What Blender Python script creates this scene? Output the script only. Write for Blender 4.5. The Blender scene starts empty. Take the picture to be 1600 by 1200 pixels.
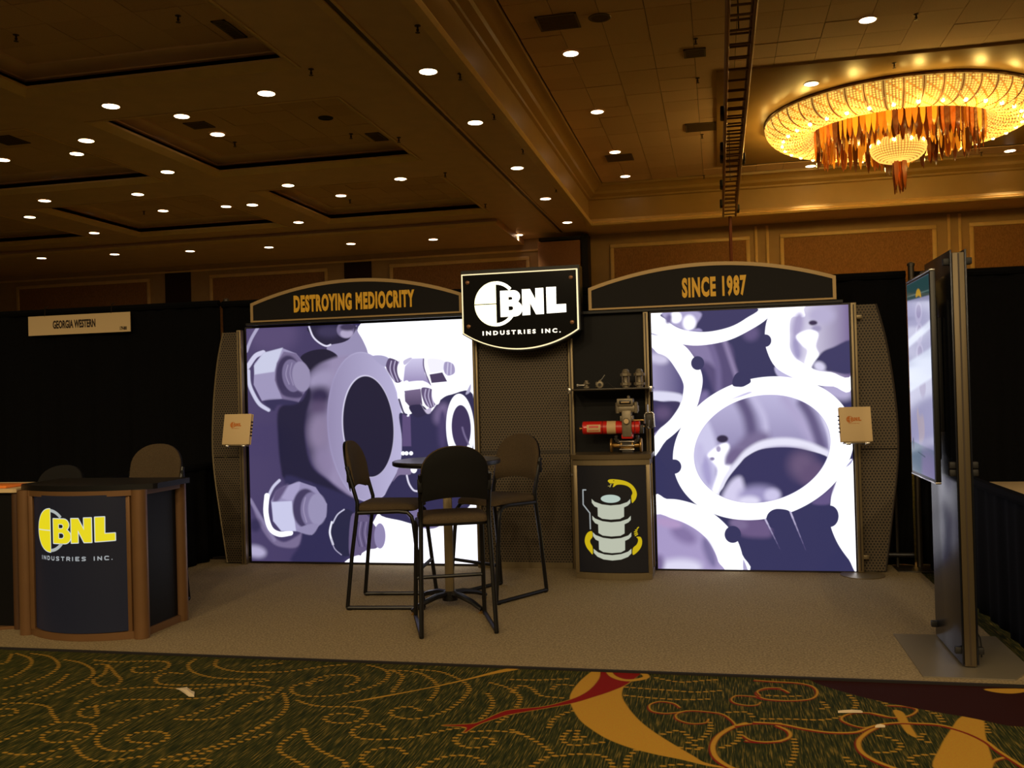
import bpy, bmesh, math, random
import numpy as np
from mathutils import Vector, Matrix
S = bpy.context.scene
C = S.collection
PI = math.pi
random.seed(7)

def lin(c):
    o = []
    for v in c[:3]:
        v = v / 255.0
        o.append(v / 12.92 if v <= 0.04045 else ((v + 0.055) / 1.055) ** 2.4)
    return tuple(o)

# ------------------------------------------------------------------ camera, world, exposure
cam = bpy.data.cameras.new('camera')
cam.sensor_fit = 'HORIZONTAL'; cam.sensor_width = 36.0
cam.lens = 1466.1 / 1600.0 * 36.0
cam.clip_end = 200
camo = bpy.data.objects.new('camera', cam); C.objects.link(camo)
_y, _p, _r = math.radians(12.4322), math.radians(0.5302), math.radians(-1.5575)
f = Vector((-math.sin(_y) * math.cos(_p), math.cos(_y) * math.cos(_p), math.sin(_p)))
r0 = Vector((math.cos(_y), math.sin(_y), 0)); u0 = r0.cross(f)
rr = r0 * math.cos(_r) + u0 * math.sin(_r); uu = -r0 * math.sin(_r) + u0 * math.cos(_r)
M = Matrix.Identity(4)
for i in range(3):
    M[i][0], M[i][1], M[i][2] = rr[i], uu[i], -f[i]
M.translation = (0, 0, 1.5)
camo.matrix_world = M
S.camera = camo

W = bpy.data.worlds.new('hall_ambience'); S.world = W; W.use_nodes = True
bg = W.node_tree.nodes['Background']
bg.inputs[0].default_value = (1.0, 0.72, 0.42, 1); bg.inputs[1].default_value = 0.09
S.view_settings.view_transform = 'Standard'; S.view_settings.look = 'None'
S.view_settings.exposure = 0.0; S.view_settings.gamma = 1.0
S.view_settings.use_curve_mapping = False

WARM = (1.0, 0.75, 0.42)
P_DOWN = 175.0          # watts of one recessed downlight
P_CHAND = 19.0         # watts of one bulb cluster inside the chandelier
def spot(loc, power, angle=96, blend=1.0, color=WARM, radius=0.1, parent=None):
    l = bpy.data.lights.new('lamp', 'SPOT'); l.energy = power; l.color = color
    l.spot_size = math.radians(angle); l.spot_blend = blend; l.shadow_soft_size = radius
    o = bpy.data.objects.new('lamp', l); C.objects.link(o); o.location = loc
    if parent: o.parent = parent
    return o
def point(loc, power, color, radius=0.06, parent=None):
    l = bpy.data.lights.new('lamp', 'POINT'); l.energy = power; l.color = color; l.shadow_soft_size = radius
    o = bpy.data.objects.new('lamp', l); C.objects.link(o); o.location = loc
    if parent: o.parent = parent
    return o
ZS, ZB, ZL, ZR = 5.65, 5.50, 5.97, 6.60      # beam soffits, wall bulkhead, left coffer tiles, right coffer tiles
# unseen ceiling lamps over and behind the camera, added to light booth fronts
for lx in (-12.5, -8.0, -3.5, -.6, 2.2, 6.4):
    for ly in (-9.0, -5.5, -2.0, 1.5, 5.0):
        if ly == 5.0 and -4 < lx < 3: continue
        spot((lx, ly, 5.55), P_DOWN * ((1.5 if lx > -5 else .9) if ly < 0 else (.55 if lx > -2 else .22)), 165, .25)

# ------------------------------------------------------------------ materials
MATS = {}
def nodes(m):
    m.use_nodes = True
    return m.node_tree.nodes, m.node_tree.links
def mat(name, col, rough=0.6, metal=0.0, noise=0.0, nscale=40.0, bump=0.0, bscale=200.0, spec=0.5, coat=0.0, stretch=None, col2=None):
    if name in MATS: return MATS[name]
    m = bpy.data.materials.new(name); N, L = nodes(m); b = N['Principled BSDF']
    c = lin(col)
    b.inputs['Roughness'].default_value = rough; b.inputs['Metallic'].default_value = metal
    b.inputs['Specular IOR Level'].default_value = spec; b.inputs['Coat Weight'].default_value = coat
    b.inputs['Base Color'].default_value = (*c, 1)
    tc = N.new('ShaderNodeTexCoord'); src = tc.outputs['Object']
    if stretch:
        mp = N.new('ShaderNodeMapping'); mp.inputs['Scale'].default_value = stretch
        L.new(src, mp.inputs['Vector']); src = mp.outputs['Vector']
    if noise or col2:
        n = N.new('ShaderNodeTexNoise'); n.inputs['Scale'].default_value = nscale; n.inputs['Detail'].default_value = 4
        L.new(src, n.inputs['Vector'])
        r = N.new('ShaderNodeValToRGB')
        k = lin(col2) if col2 else None
        r.color_ramp.elements[0].position = 0.3; r.color_ramp.elements[1].position = 0.7
        r.color_ramp.elements[0].color = (*[v * (1 - noise) for v in c], 1)
        r.color_ramp.elements[1].color = (*(k if k else [min(1, v * (1 + noise)) for v in c]), 1)
        L.new(n.outputs['Fac'], r.inputs['Fac']); L.new(r.outputs['Color'], b.inputs['Base Color'])
    if bump:
        n2 = N.new('ShaderNodeTexNoise'); n2.inputs['Scale'].default_value = bscale; n2.inputs['Detail'].default_value = 3
        L.new(src, n2.inputs['Vector'])
        bp = N.new('ShaderNodeBump'); bp.inputs['Strength'].default_value = bump; bp.inputs['Distance'].default_value = 0.01
        L.new(n2.outputs['Fac'], bp.inputs['Height']); L.new(bp.outputs['Normal'], b.inputs['Normal'])
    MATS[name] = m
    return m
def emit(name, col, strength):
    if name in MATS: return MATS[name]
    m = bpy.data.materials.new(name); N, L = nodes(m); b = N['Principled BSDF']
    b.inputs['Base Color'].default_value = (*lin(col), 1)
    b.inputs['Emission Color'].default_value = (*lin(col), 1); b.inputs['Emission Strength'].default_value = strength
    MATS[name] = m
    return m
def math_node(N, L, op, a, b=None):
    n = N.new('ShaderNodeMath'); n.operation = op
    for i, v in enumerate((a, b)):
        if v is None: continue
        if hasattr(v, 'is_linked'): L.new(v, n.inputs[i])
        else: n.inputs[i].default_value = v
    return n.outputs[0]
def perforated(name, col, hole, pitch=0.0245, rad=0.27):
    m = bpy.data.materials.new(name); N, L = nodes(m); b = N['Principled BSDF']
    tc = N.new('ShaderNodeTexCoord'); sx = N.new('ShaderNodeSeparateXYZ'); L.new(tc.outputs['Object'], sx.inputs[0])
    x = math_node(N, L, 'DIVIDE', sx.outputs['X'], pitch); z = math_node(N, L, 'DIVIDE', sx.outputs['Z'], pitch * 1.732)
    ds = []
    for off in (0.0, 0.5):
        fx = math_node(N, L, 'SUBTRACT', math_node(N, L, 'FRACT', math_node(N, L, 'ADD', x, off + 100)), 0.5)
        fz = math_node(N, L, 'SUBTRACT', math_node(N, L, 'FRACT', math_node(N, L, 'ADD', z, off + 100)), 0.5)
        fz = math_node(N, L, 'MULTIPLY', fz, 1.732)
        ds.append(math_node(N, L, 'SQRT', math_node(N, L, 'ADD', math_node(N, L, 'MULTIPLY', fx, fx), math_node(N, L, 'MULTIPLY', fz, fz))))
    d = math_node(N, L, 'MINIMUM', ds[0], ds[1])
    r = N.new('ShaderNodeValToRGB'); r.color_ramp.elements[0].position = rad - .03; r.color_ramp.elements[1].position = rad + .05
    r.color_ramp.elements[0].color = (*lin(hole), 1); r.color_ramp.elements[1].color = (*lin(col), 1)
    L.new(d, r.inputs['Fac']); L.new(r.outputs['Color'], b.inputs['Base Color'])
    bp = N.new('ShaderNodeBump'); bp.inputs['Strength'].default_value = 0.5; bp.inputs['Distance'].default_value = 0.004
    L.new(r.outputs['Color'], bp.inputs['Height']); L.new(bp.outputs['Normal'], b.inputs['Normal'])
    b.inputs['Roughness'].default_value = 0.55; b.inputs['Metallic'].default_value = 0.3
    return m

# ------------------------------------------------------------------ picture painter for the printed graphics
class Paint:
    """Signed-distance painter; everything is drawn in the drawing's own units, corners = tl, tr, bl, br of the print."""
    def __init__(s, w, h, corners, bgc):
        v, u = np.mgrid[0:h, 0:w]; u = (u + .5) / w; v = 1 - (v + .5) / h      # v: 0 top .. 1 bottom after the flip below
        tl, tr, bl, br = [np.array(c, float) for c in corners]
        P = (1 - u)[..., None] * (1 - v)[..., None] * tl + u[..., None] * (1 - v)[..., None] * tr + (1 - u)[..., None] * v[..., None] * bl + u[..., None] * v[..., None] * br
        s.X, s.Y, s.w, s.h = P[..., 0], P[..., 1], w, h
        s.px = abs(tr - tl).max() / w
        s.a = np.zeros((h, w, 3), np.float32); s.a[:] = lin2(bgc)
    def blend(s, d, col, soft, win=None, alpha=1.0):
        soft = max(soft, s.px * .8)
        k = np.clip(.5 - d / (2 * soft), 0, 1); k = k * k * (3 - 2 * k) * alpha
        A = s.a if win is None else s.a[win]
        if callable(col):
            X = s.X if win is None else s.X[win]; Y = s.Y if win is None else s.Y[win]
            cc = col(X, Y)
        else: cc = lin2(col)
        A += (cc - A) * k[..., None]
    def win(s, x0, y0, x1, y1):
        m = (s.X > x0) & (s.X < x1) & (s.Y > y0) & (s.Y < y1)
        r = np.where(m.any(1))[0]; c = np.where(m.any(0))[0]
        if not len(r) or not len(c): return None
        return (slice(r[0], r[-1] + 1), slice(c[0], c[-1] + 1))
    def ell(s, cx, cy, rx, ry, col, rot=0, soft=.5, alpha=1.0):
        R = max(rx, ry) + soft * 2 + 2; w = s.win(cx - R, cy - R, cx + R, cy + R)
        if w is None: return
        a = math.radians(rot); x, y = s.X[w] - cx, s.Y[w] - cy
        p, q = x * math.cos(a) + y * math.sin(a), -x * math.sin(a) + y * math.cos(a)
        k = np.sqrt((p / rx) ** 2 + (q / ry) ** 2) + 1e-6; g = np.sqrt((p / rx ** 2) ** 2 + (q / ry ** 2) ** 2) + 1e-6
        s.blend(k * (k - 1) / g, col, soft, w, alpha)
    def poly(s, pts, col, soft=.5, smooth=True, alpha=1.0):
        p = catmull(pts, True) if smooth else np.array(pts, float)
        w = s.win(p[:, 0].min() - soft * 2 - 1, p[:, 1].min() - soft * 2 - 1, p[:, 0].max() + soft * 2 + 1, p[:, 1].max() + soft * 2 + 1)
        if w is None: return
        X, Y = s.X[w], s.Y[w]; d = np.full(X.shape, 1e9); ins = np.zeros(X.shape, bool)
        for i in range(len(p)):
            a, b = p[i - 1], p[i]; e = b - a; L2 = e @ e + 1e-9
            t = np.clip(((X - a[0]) * e[0] + (Y - a[1]) * e[1]) / L2, 0, 1)
            d = np.minimum(d, (X - a[0] - t * e[0]) ** 2 + (Y - a[1] - t * e[1]) ** 2)
            c = ((a[1] > Y) != (b[1] > Y)) & (X < (b[0] - a[0]) * (Y - a[1]) / (b[1] - a[1] + 1e-12) + a[0]); ins ^= c
        d = np.sqrt(d); s.blend(np.where(ins, -d, d), col, soft, w, alpha)
    def line(s, pts, wd, col, soft=.4, smooth=True, alpha=1.0):
        p = catmull(pts, False) if smooth and len(pts) > 2 else np.array(pts, float)
        m = wd + soft * 2 + 1; w = s.win(p[:, 0].min() - m, p[:, 1].min() - m, p[:, 0].max() + m, p[:, 1].max() + m)
        if w is None: return
        X, Y = s.X[w], s.Y[w]; d = np.full(X.shape, 1e9)
        for i in range(1, len(p)):
            a, b = p[i - 1], p[i]; e = b - a; L2 = e @ e + 1e-9
            t = np.clip(((X - a[0]) * e[0] + (Y - a[1]) * e[1]) / L2, 0, 1)
            d = np.minimum(d, (X - a[0] - t * e[0]) ** 2 + (Y - a[1] - t * e[1]) ** 2)
        s.blend(np.sqrt(d) - wd / 2, col, soft, w, alpha)
    def image(s, name):
        im = bpy.data.images.new(name, s.w, s.h, float_buffer=True)
        im.colorspace_settings.name = 'Non-Color'
        a = np.ones((s.h, s.w, 4), np.float32); a[..., :3] = s.a
        im.pixels.foreach_set(a.ravel()); im.pack()
        return im
def lin2(c):
    c = np.array(c, float) / 255
    return np.where(c <= .04045, c / 12.92, ((np.maximum(c, .04045) + .055) / 1.055) ** 2.4)
def catmull(pts, closed, n=5):
    p = np.array(pts, float); k = len(p); out = []
    for i in range(k if closed else k - 1):
        p0 = p[(i - 1) % k] if closed or i > 0 else p[0]; p1 = p[i]; p2 = p[(i + 1) % k]
        p3 = p[(i + 2) % k] if closed or i + 2 < k else p[-1]
        for t in np.arange(n) / n:
            out.append(.5 * (2 * p1 + (p2 - p0) * t + (2 * p0 - 5 * p1 + 4 * p2 - p3) * t * t + (3 * p1 - p0 - 3 * p2 + p3) * t ** 3))
    if not closed: out.append(p[-1])
    return np.array(out)
def print_mat(name, im, emission=0.0, rough=0.5, gain=1.0):
    m = bpy.data.materials.new(name); N, L = nodes(m); b = N['Principled BSDF']
    t = N.new('ShaderNodeTexImage'); t.image = im; t.extension = 'EXTEND'
    b.inputs['Roughness'].default_value = rough
    if emission:
        b.inputs['Base Color'].default_value = (.012, .012, .012, 1)
        L.new(t.outputs['Color'], b.inputs['Emission Color']); b.inputs['Emission Strength'].default_value = emission
    else: L.new(t.outputs['Color'], b.inputs['Base Color'])
    b.inputs['Specular IOR Level'].default_value = .2
    return m

# ------------------------------------------------------------------ mesh builder
class MB:
    def __init__(s): s.v = []; s.f = []; s.uv = None
    def add(s, v, f):
        o = len(s.v); s.v += [tuple(x) for x in v]; s.f += [tuple(i + o for i in q) for q in f]; return s
    def box(s, x0, x1, y0, y1, z0, z1, bev=0.0):
        if bev:
            bm = bmesh.new(); bmesh.ops.create_cube(bm, size=1)
            for v in bm.verts: v.co = Vector(((x0 + x1) / 2 + v.co.x * (x1 - x0), (y0 + y1) / 2 + v.co.y * (y1 - y0), (z0 + z1) / 2 + v.co.z * (z1 - z0)))
            bmesh.ops.bevel(bm, geom=bm.edges[:], offset=bev, segments=2, affect='EDGES', profile=.5)
            bm.verts.index_update(); s.add([v.co[:] for v in bm.verts], [[v.index for v in q.verts] for q in bm.faces]); bm.free(); return s
        v = [(x, y, z) for z in (z0, z1) for y in (y0, y1) for x in (x0, x1)]
        return s.add(v, [(0, 2, 3, 1), (4, 5, 7, 6), (0, 1, 5, 4), (2, 6, 7, 3), (0, 4, 6, 2), (1, 3, 7, 5)])
    def tube(s, path, r, n=8, cap=True, closed=False, flat=1.0):
        p = [Vector(q) for q in path]; k = len(p); rs = r if isinstance(r, (list, tuple)) else [r] * k
        V = []; F = []; up = None
        for i in range(k):
            if closed: t = p[(i + 1) % k] - p[i - 1]
            else: t = p[min(i + 1, k - 1)] - p[max(i - 1, 0)]
            t.normalize()
            if up is None: up = Vector((0, 0, 1)) if abs(t.z) < .9 else Vector((1, 0, 0))
            a = t.cross(up); a.normalize(); b = a.cross(t); b.normalize(); up = b
            for j in range(n):
                q = 2 * PI * j / n; V.append(p[i] + a * math.cos(q) * rs[i] + b * math.sin(q) * rs[i] * flat)
        for i in range(k if closed else k - 1):
            i2 = (i + 1) % k
            for j in range(n): F.append((i * n + j, i * n + (j + 1) % n, i2 * n + (j + 1) % n, i2 * n + j))
        if cap and not closed: F.append(tuple(range(n))[::-1]); F.append(tuple((k - 1) * n + j for j in range(n)))
        return s.add(V, F)
    def lathe(s, prof, n=24, c=(0, 0, 0), axis='z', cap=True, a0=0, a1=2 * PI):
        full = abs(a1 - a0 - 2 * PI) < 1e-6; m = n if full else n + 1; V = []; F = []
        for r, h in prof:
            for j in range(m):
                q = a0 + (a1 - a0) * j / n; x, y = r * math.cos(q), r * math.sin(q)
                V.append({'z': (c[0] + x, c[1] + y, c[2] + h), 'x': (c[0] + h, c[1] + x, c[2] + y), 'y': (c[0] + y, c[1] + h, c[2] + x)}[axis])
        for i in range(len(prof) - 1):
            for j in range(n):
                j2 = (j + 1) % m; F.append((i * m + j, i * m + j2, (i + 1) * m + j2, (i + 1) * m + j))
        if cap and full:
            if prof[0][0] > 1e-5: F.append(tuple(range(m))[::-1])
            if prof[-1][0] > 1e-5: F.append(tuple((len(prof) - 1) * m + j for j in range(m)))
        return s.add(V, F)
    def prism(s, pts, h0, h1, plane='xy', fn=None):
        """pts: outline; extruded h0..h1 along the third axis"""
        n = len(pts); V = []
        for h in (h0, h1):
            for a, b in pts: V.append({'xy': (a, b, h), 'xz': (a, h, b), 'yz': (h, a, b)}[plane])
        F = [tuple(range(n))[::-1], tuple(range(n, 2 * n))] + [(i, (i + 1) % n, n + (i + 1) % n, n + i) for i in range(n)]
        return s.add(V, F)
    def pad(s, xs, zb, zt, yf, th, rows=6):
        """upholstered pad: columns xs, bottom zb(x), top zt(x), front surface yf(x), thickness th, puffed"""
        V = []; F = []; k = len(xs)
        for side in (0, 1):
            for i, x in enumerate(xs):
                for j in range(rows + 1):
                    t = j / rows; z = zb(x) + (zt(x) - zb(x)) * t
                    e = min(i, k - 1 - i) / max(1, (k - 1) / 2); edge = min(1, min(t, 1 - t) * 4) * min(1, e * 2.5)
                    pf = th / 2 * (.35 + .65 * edge ** .5)
                    V.append((x, yf(x) + (pf if side else -pf), z))
        m = rows + 1; o = k * m
        for i in range(k - 1):
            for j in range(rows):
                a = i * m + j; F.append((a, a + m, a + m + 1, a + 1)); F.append((o + a, o + a + 1, o + a + m + 1, o + a + m))
        for i in range(k - 1):
            a = i * m; F.append((a, o + a, o + a + m, a + m)); a += rows; F.append((a, a + m, o + a + m, o + a))
        for j in range(rows):
            F.append((j, j + 1, o + j + 1, o + j)); a = (k - 1) * m + j; F.append((a, o + a, o + a + 1, a + 1))
        return s.add(V, F)
    def mesh(s, name, m, smooth=0.6):
        me = bpy.data.meshes.new(name); me.from_pydata(s.v, [], s.f); me.update()
        bm = bmesh.new(); bm.from_mesh(me); bmesh.ops.recalc_face_normals(bm, faces=bm.faces[:]); bm.to_mesh(me); bm.free()
        if smooth:
            me.shade_smooth(); me.set_sharp_from_angle(angle=smooth)
        if m: me.materials.append(m)
        return me
def link(name, me, parent=None, loc=(0, 0, 0), rot=(0, 0, 0)):
    o = bpy.data.objects.new(name, me); C.objects.link(o); o.location = loc; o.rotation_euler = rot
    if parent: o.parent = parent
    return o
def obj(name, mb, m, parent=None, loc=(0, 0, 0), rot=(0, 0, 0), smooth=0.6):
    return link(name, mb.mesh(name, m, smooth), parent, loc, rot)
def thing(name, label, cat, loc=(0, 0, 0), rz=0, group=None):
    o = bpy.data.objects.new(name, None); C.objects.link(o); o.location = loc; o.rotation_euler = (0, 0, rz)
    o.empty_display_size = .1
    return tag(o, label, cat, group)
def tag(o, label, cat, group=None):
    o['label'] = label; o['category'] = cat
    if group: o['group'] = group
    return o
def struct(o): o['kind'] = 'structure'; return o
def dup(root, loc, rz, label=None, group=None):
    r = root.copy(); C.objects.link(r); r.location = loc; r.rotation_euler = (0, 0, rz)
    if label: r['label'] = label
    if group: r['group'] = group
    for ch in list(root.children):
        c = ch.copy(); C.objects.link(c); c.parent = r
        for g in list(ch.children):
            d = g.copy(); C.objects.link(d); d.parent = c
    return r
def quad_uv(name, cols, m, parent=None, loc=(0, 0, 0)):
    """sheet from columns [(x, y, z0, z1, u)], uv-mapped 0..1"""
    V = []; F = []; UV = []
    for x, y, z0, z1, u in cols: V += [(x, y, z0), (x, y, z1)]
    for i in range(len(cols) - 1): F.append((2 * i, 2 * i + 2, 2 * i + 3, 2 * i + 1))
    me = bpy.data.meshes.new(name); me.from_pydata(V, [], F); uv = me.uv_layers.new(name='UVMap')
    for p in me.polygons:
        for li in p.loop_indices:
            vi = me.loops[li].vertex_index; uv.data[li].uv = (cols[vi // 2][4], vi % 2)
    me.shade_smooth(); me.materials.append(m)
    return link(name, me, parent, loc)
def shape2d(loops, extrude=0.0, offset=0.0):
    cu = bpy.data.curves.new('outline', 'CURVE'); cu.dimensions = '2D'; cu.fill_mode = 'BOTH'; cu.extrude = extrude; cu.offset = offset
    for lp in loops:
        sp = cu.splines.new('POLY'); sp.points.add(len(lp) - 1); sp.use_cyclic_u = True
        for p, q in zip(sp.points, lp): p.co = (q[0], q[1], 0, 1)
    return curve_mesh(cu)
def curve_mesh(cu):
    o = bpy.data.objects.new('outline', cu); C.objects.link(o)
    dg = bpy.context.evaluated_depsgraph_get(); dg.update()
    me = bpy.data.meshes.new_from_object(o.evaluated_get(dg)); bpy.data.objects.remove(o); bpy.data.curves.remove(cu)
    me.materials.clear()
    return me
def text_mesh(s, size, extrude=.002, offset=0.0, xs=1.0, spacing=1.0):
    cu = bpy.data.curves.new('lettering', 'FONT'); cu.body = s; cu.size = size; cu.extrude = extrude; cu.offset = offset
    cu.align_x = 'CENTER'; cu.align_y = 'CENTER'; cu.space_character = spacing; cu.resolution_u = 3
    me = curve_mesh(cu)
    for v in me.vertices: v.co.x *= xs
    return me
def upright(me, m, name, parent, loc, rot=(PI / 2, 0, 0)):
    me.materials.append(m); return link(name, me, parent, loc, rot)
ORD = ['first', 'second', 'third', 'fourth', 'fifth', 'sixth', 'seventh', 'eighth', 'ninth', 'tenth']

# the round maker's mark with the three block letters, in its own units (y up), circle radius about 1
def arc(cx, cy, rx, ry, a0, a1, n=24): return [(cx + rx * math.cos(math.radians(a0 + (a1 - a0) * i / n)), cy + ry * math.sin(math.radians(a0 + (a1 - a0) * i / n))) for i in range(n + 1)]
def bowl(x0, x1, y0, y1, n=8):
    r = min((y1 - y0) / 2, x1 - x0); c = x1 - r
    return [(x0, y0), (c, y0)] + [(c + r * math.cos(math.radians(a)), (y0 + y1) / 2 + (y1 - y0) / 2 * math.sin(math.radians(a))) for a in np.linspace(-80, 80, n)] + [(c, y1), (x0, y1)]
LOGO = dict(
    upper_half=[[(0.02, .02)] + [(0.02, 1.0)] + arc(0, 0, 1, 1, 90, 178, 20) + [(-1, .02)]],
    lower_half=[[(-1, -.02)] + arc(0, 0, 1, 1, 182, 270, 20) + [(0.02, -1.0), (0.02, -.02)]],
    crescent_top=[arc(0, 0, 1, 1, 88, 42, 14) + arc(-.02, .02, .86, .84, 40, 86, 14)],
    crescent_base=[arc(0, 0, 1, 1, -88, -36, 14) + arc(-.02, -.02, .86, .84, -38, -86, 14)],
    letter_b=[[(.23, -.58), (.23, .55), (.85, .55)] + [(.85 + .28 * math.cos(math.radians(a)), .28 + .27 * math.sin(math.radians(a))) for a in np.linspace(85, -55, 9)] +
              [(.9 + .32 * math.cos(math.radians(a)), -.26 + .32 * math.sin(math.radians(a))) for a in np.linspace(50, -88, 9)],
              bowl(.58, .80, .13, .29)[::-1], bowl(.58, .83, -.33, -.12)[::-1]],
    letter_n=[[(1.25, -.55), (1.25, .57), (1.60, .57), (1.87, .04), (1.87, .59), (2.21, .59), (2.21, -.53), (1.87, -.53), (1.58, .04), (1.58, -.54)]],
    letter_l=[[(2.37, -.51), (2.37, .61), (2.79, .61), (2.78, -.16), (3.23, -.16), (3.23, -.49)]])
# ------------------------------------------------------------------ setting: materials
m_soffit = mat('painted soffit', (236, 200, 158), .42, noise=.05, nscale=3, bump=.05, bscale=60)
m_tile = mat('mineral ceiling tile', (229, 192, 152), .8, noise=.10, nscale=90, bump=.25, bscale=160)
m_tile2 = mat('mineral ceiling tile, older', (222, 184, 144), .8, noise=.10, nscale=70, bump=.25, bscale=160)
m_mould = mat('gold cream moulding', (240, 205, 140), .30, noise=.05, nscale=5)  # cream paint brightened to stand in for lamp light on the coffer lips
m_wall = mat('cream wall paint', (190, 158, 112), .6, noise=.05, nscale=4)
m_paper = mat('textured wallpaper', (168, 122, 78), .75, noise=.25, nscale=55, stretch=(1, 1, .35))
m_maroon = mat('maroon wall cloth', (48, 20, 20), .8)
m_black = mat('flat black', (10, 10, 11), .6)
m_groove = mat('dark partition track', (34, 18, 10), .35, metal=.4)

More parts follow.
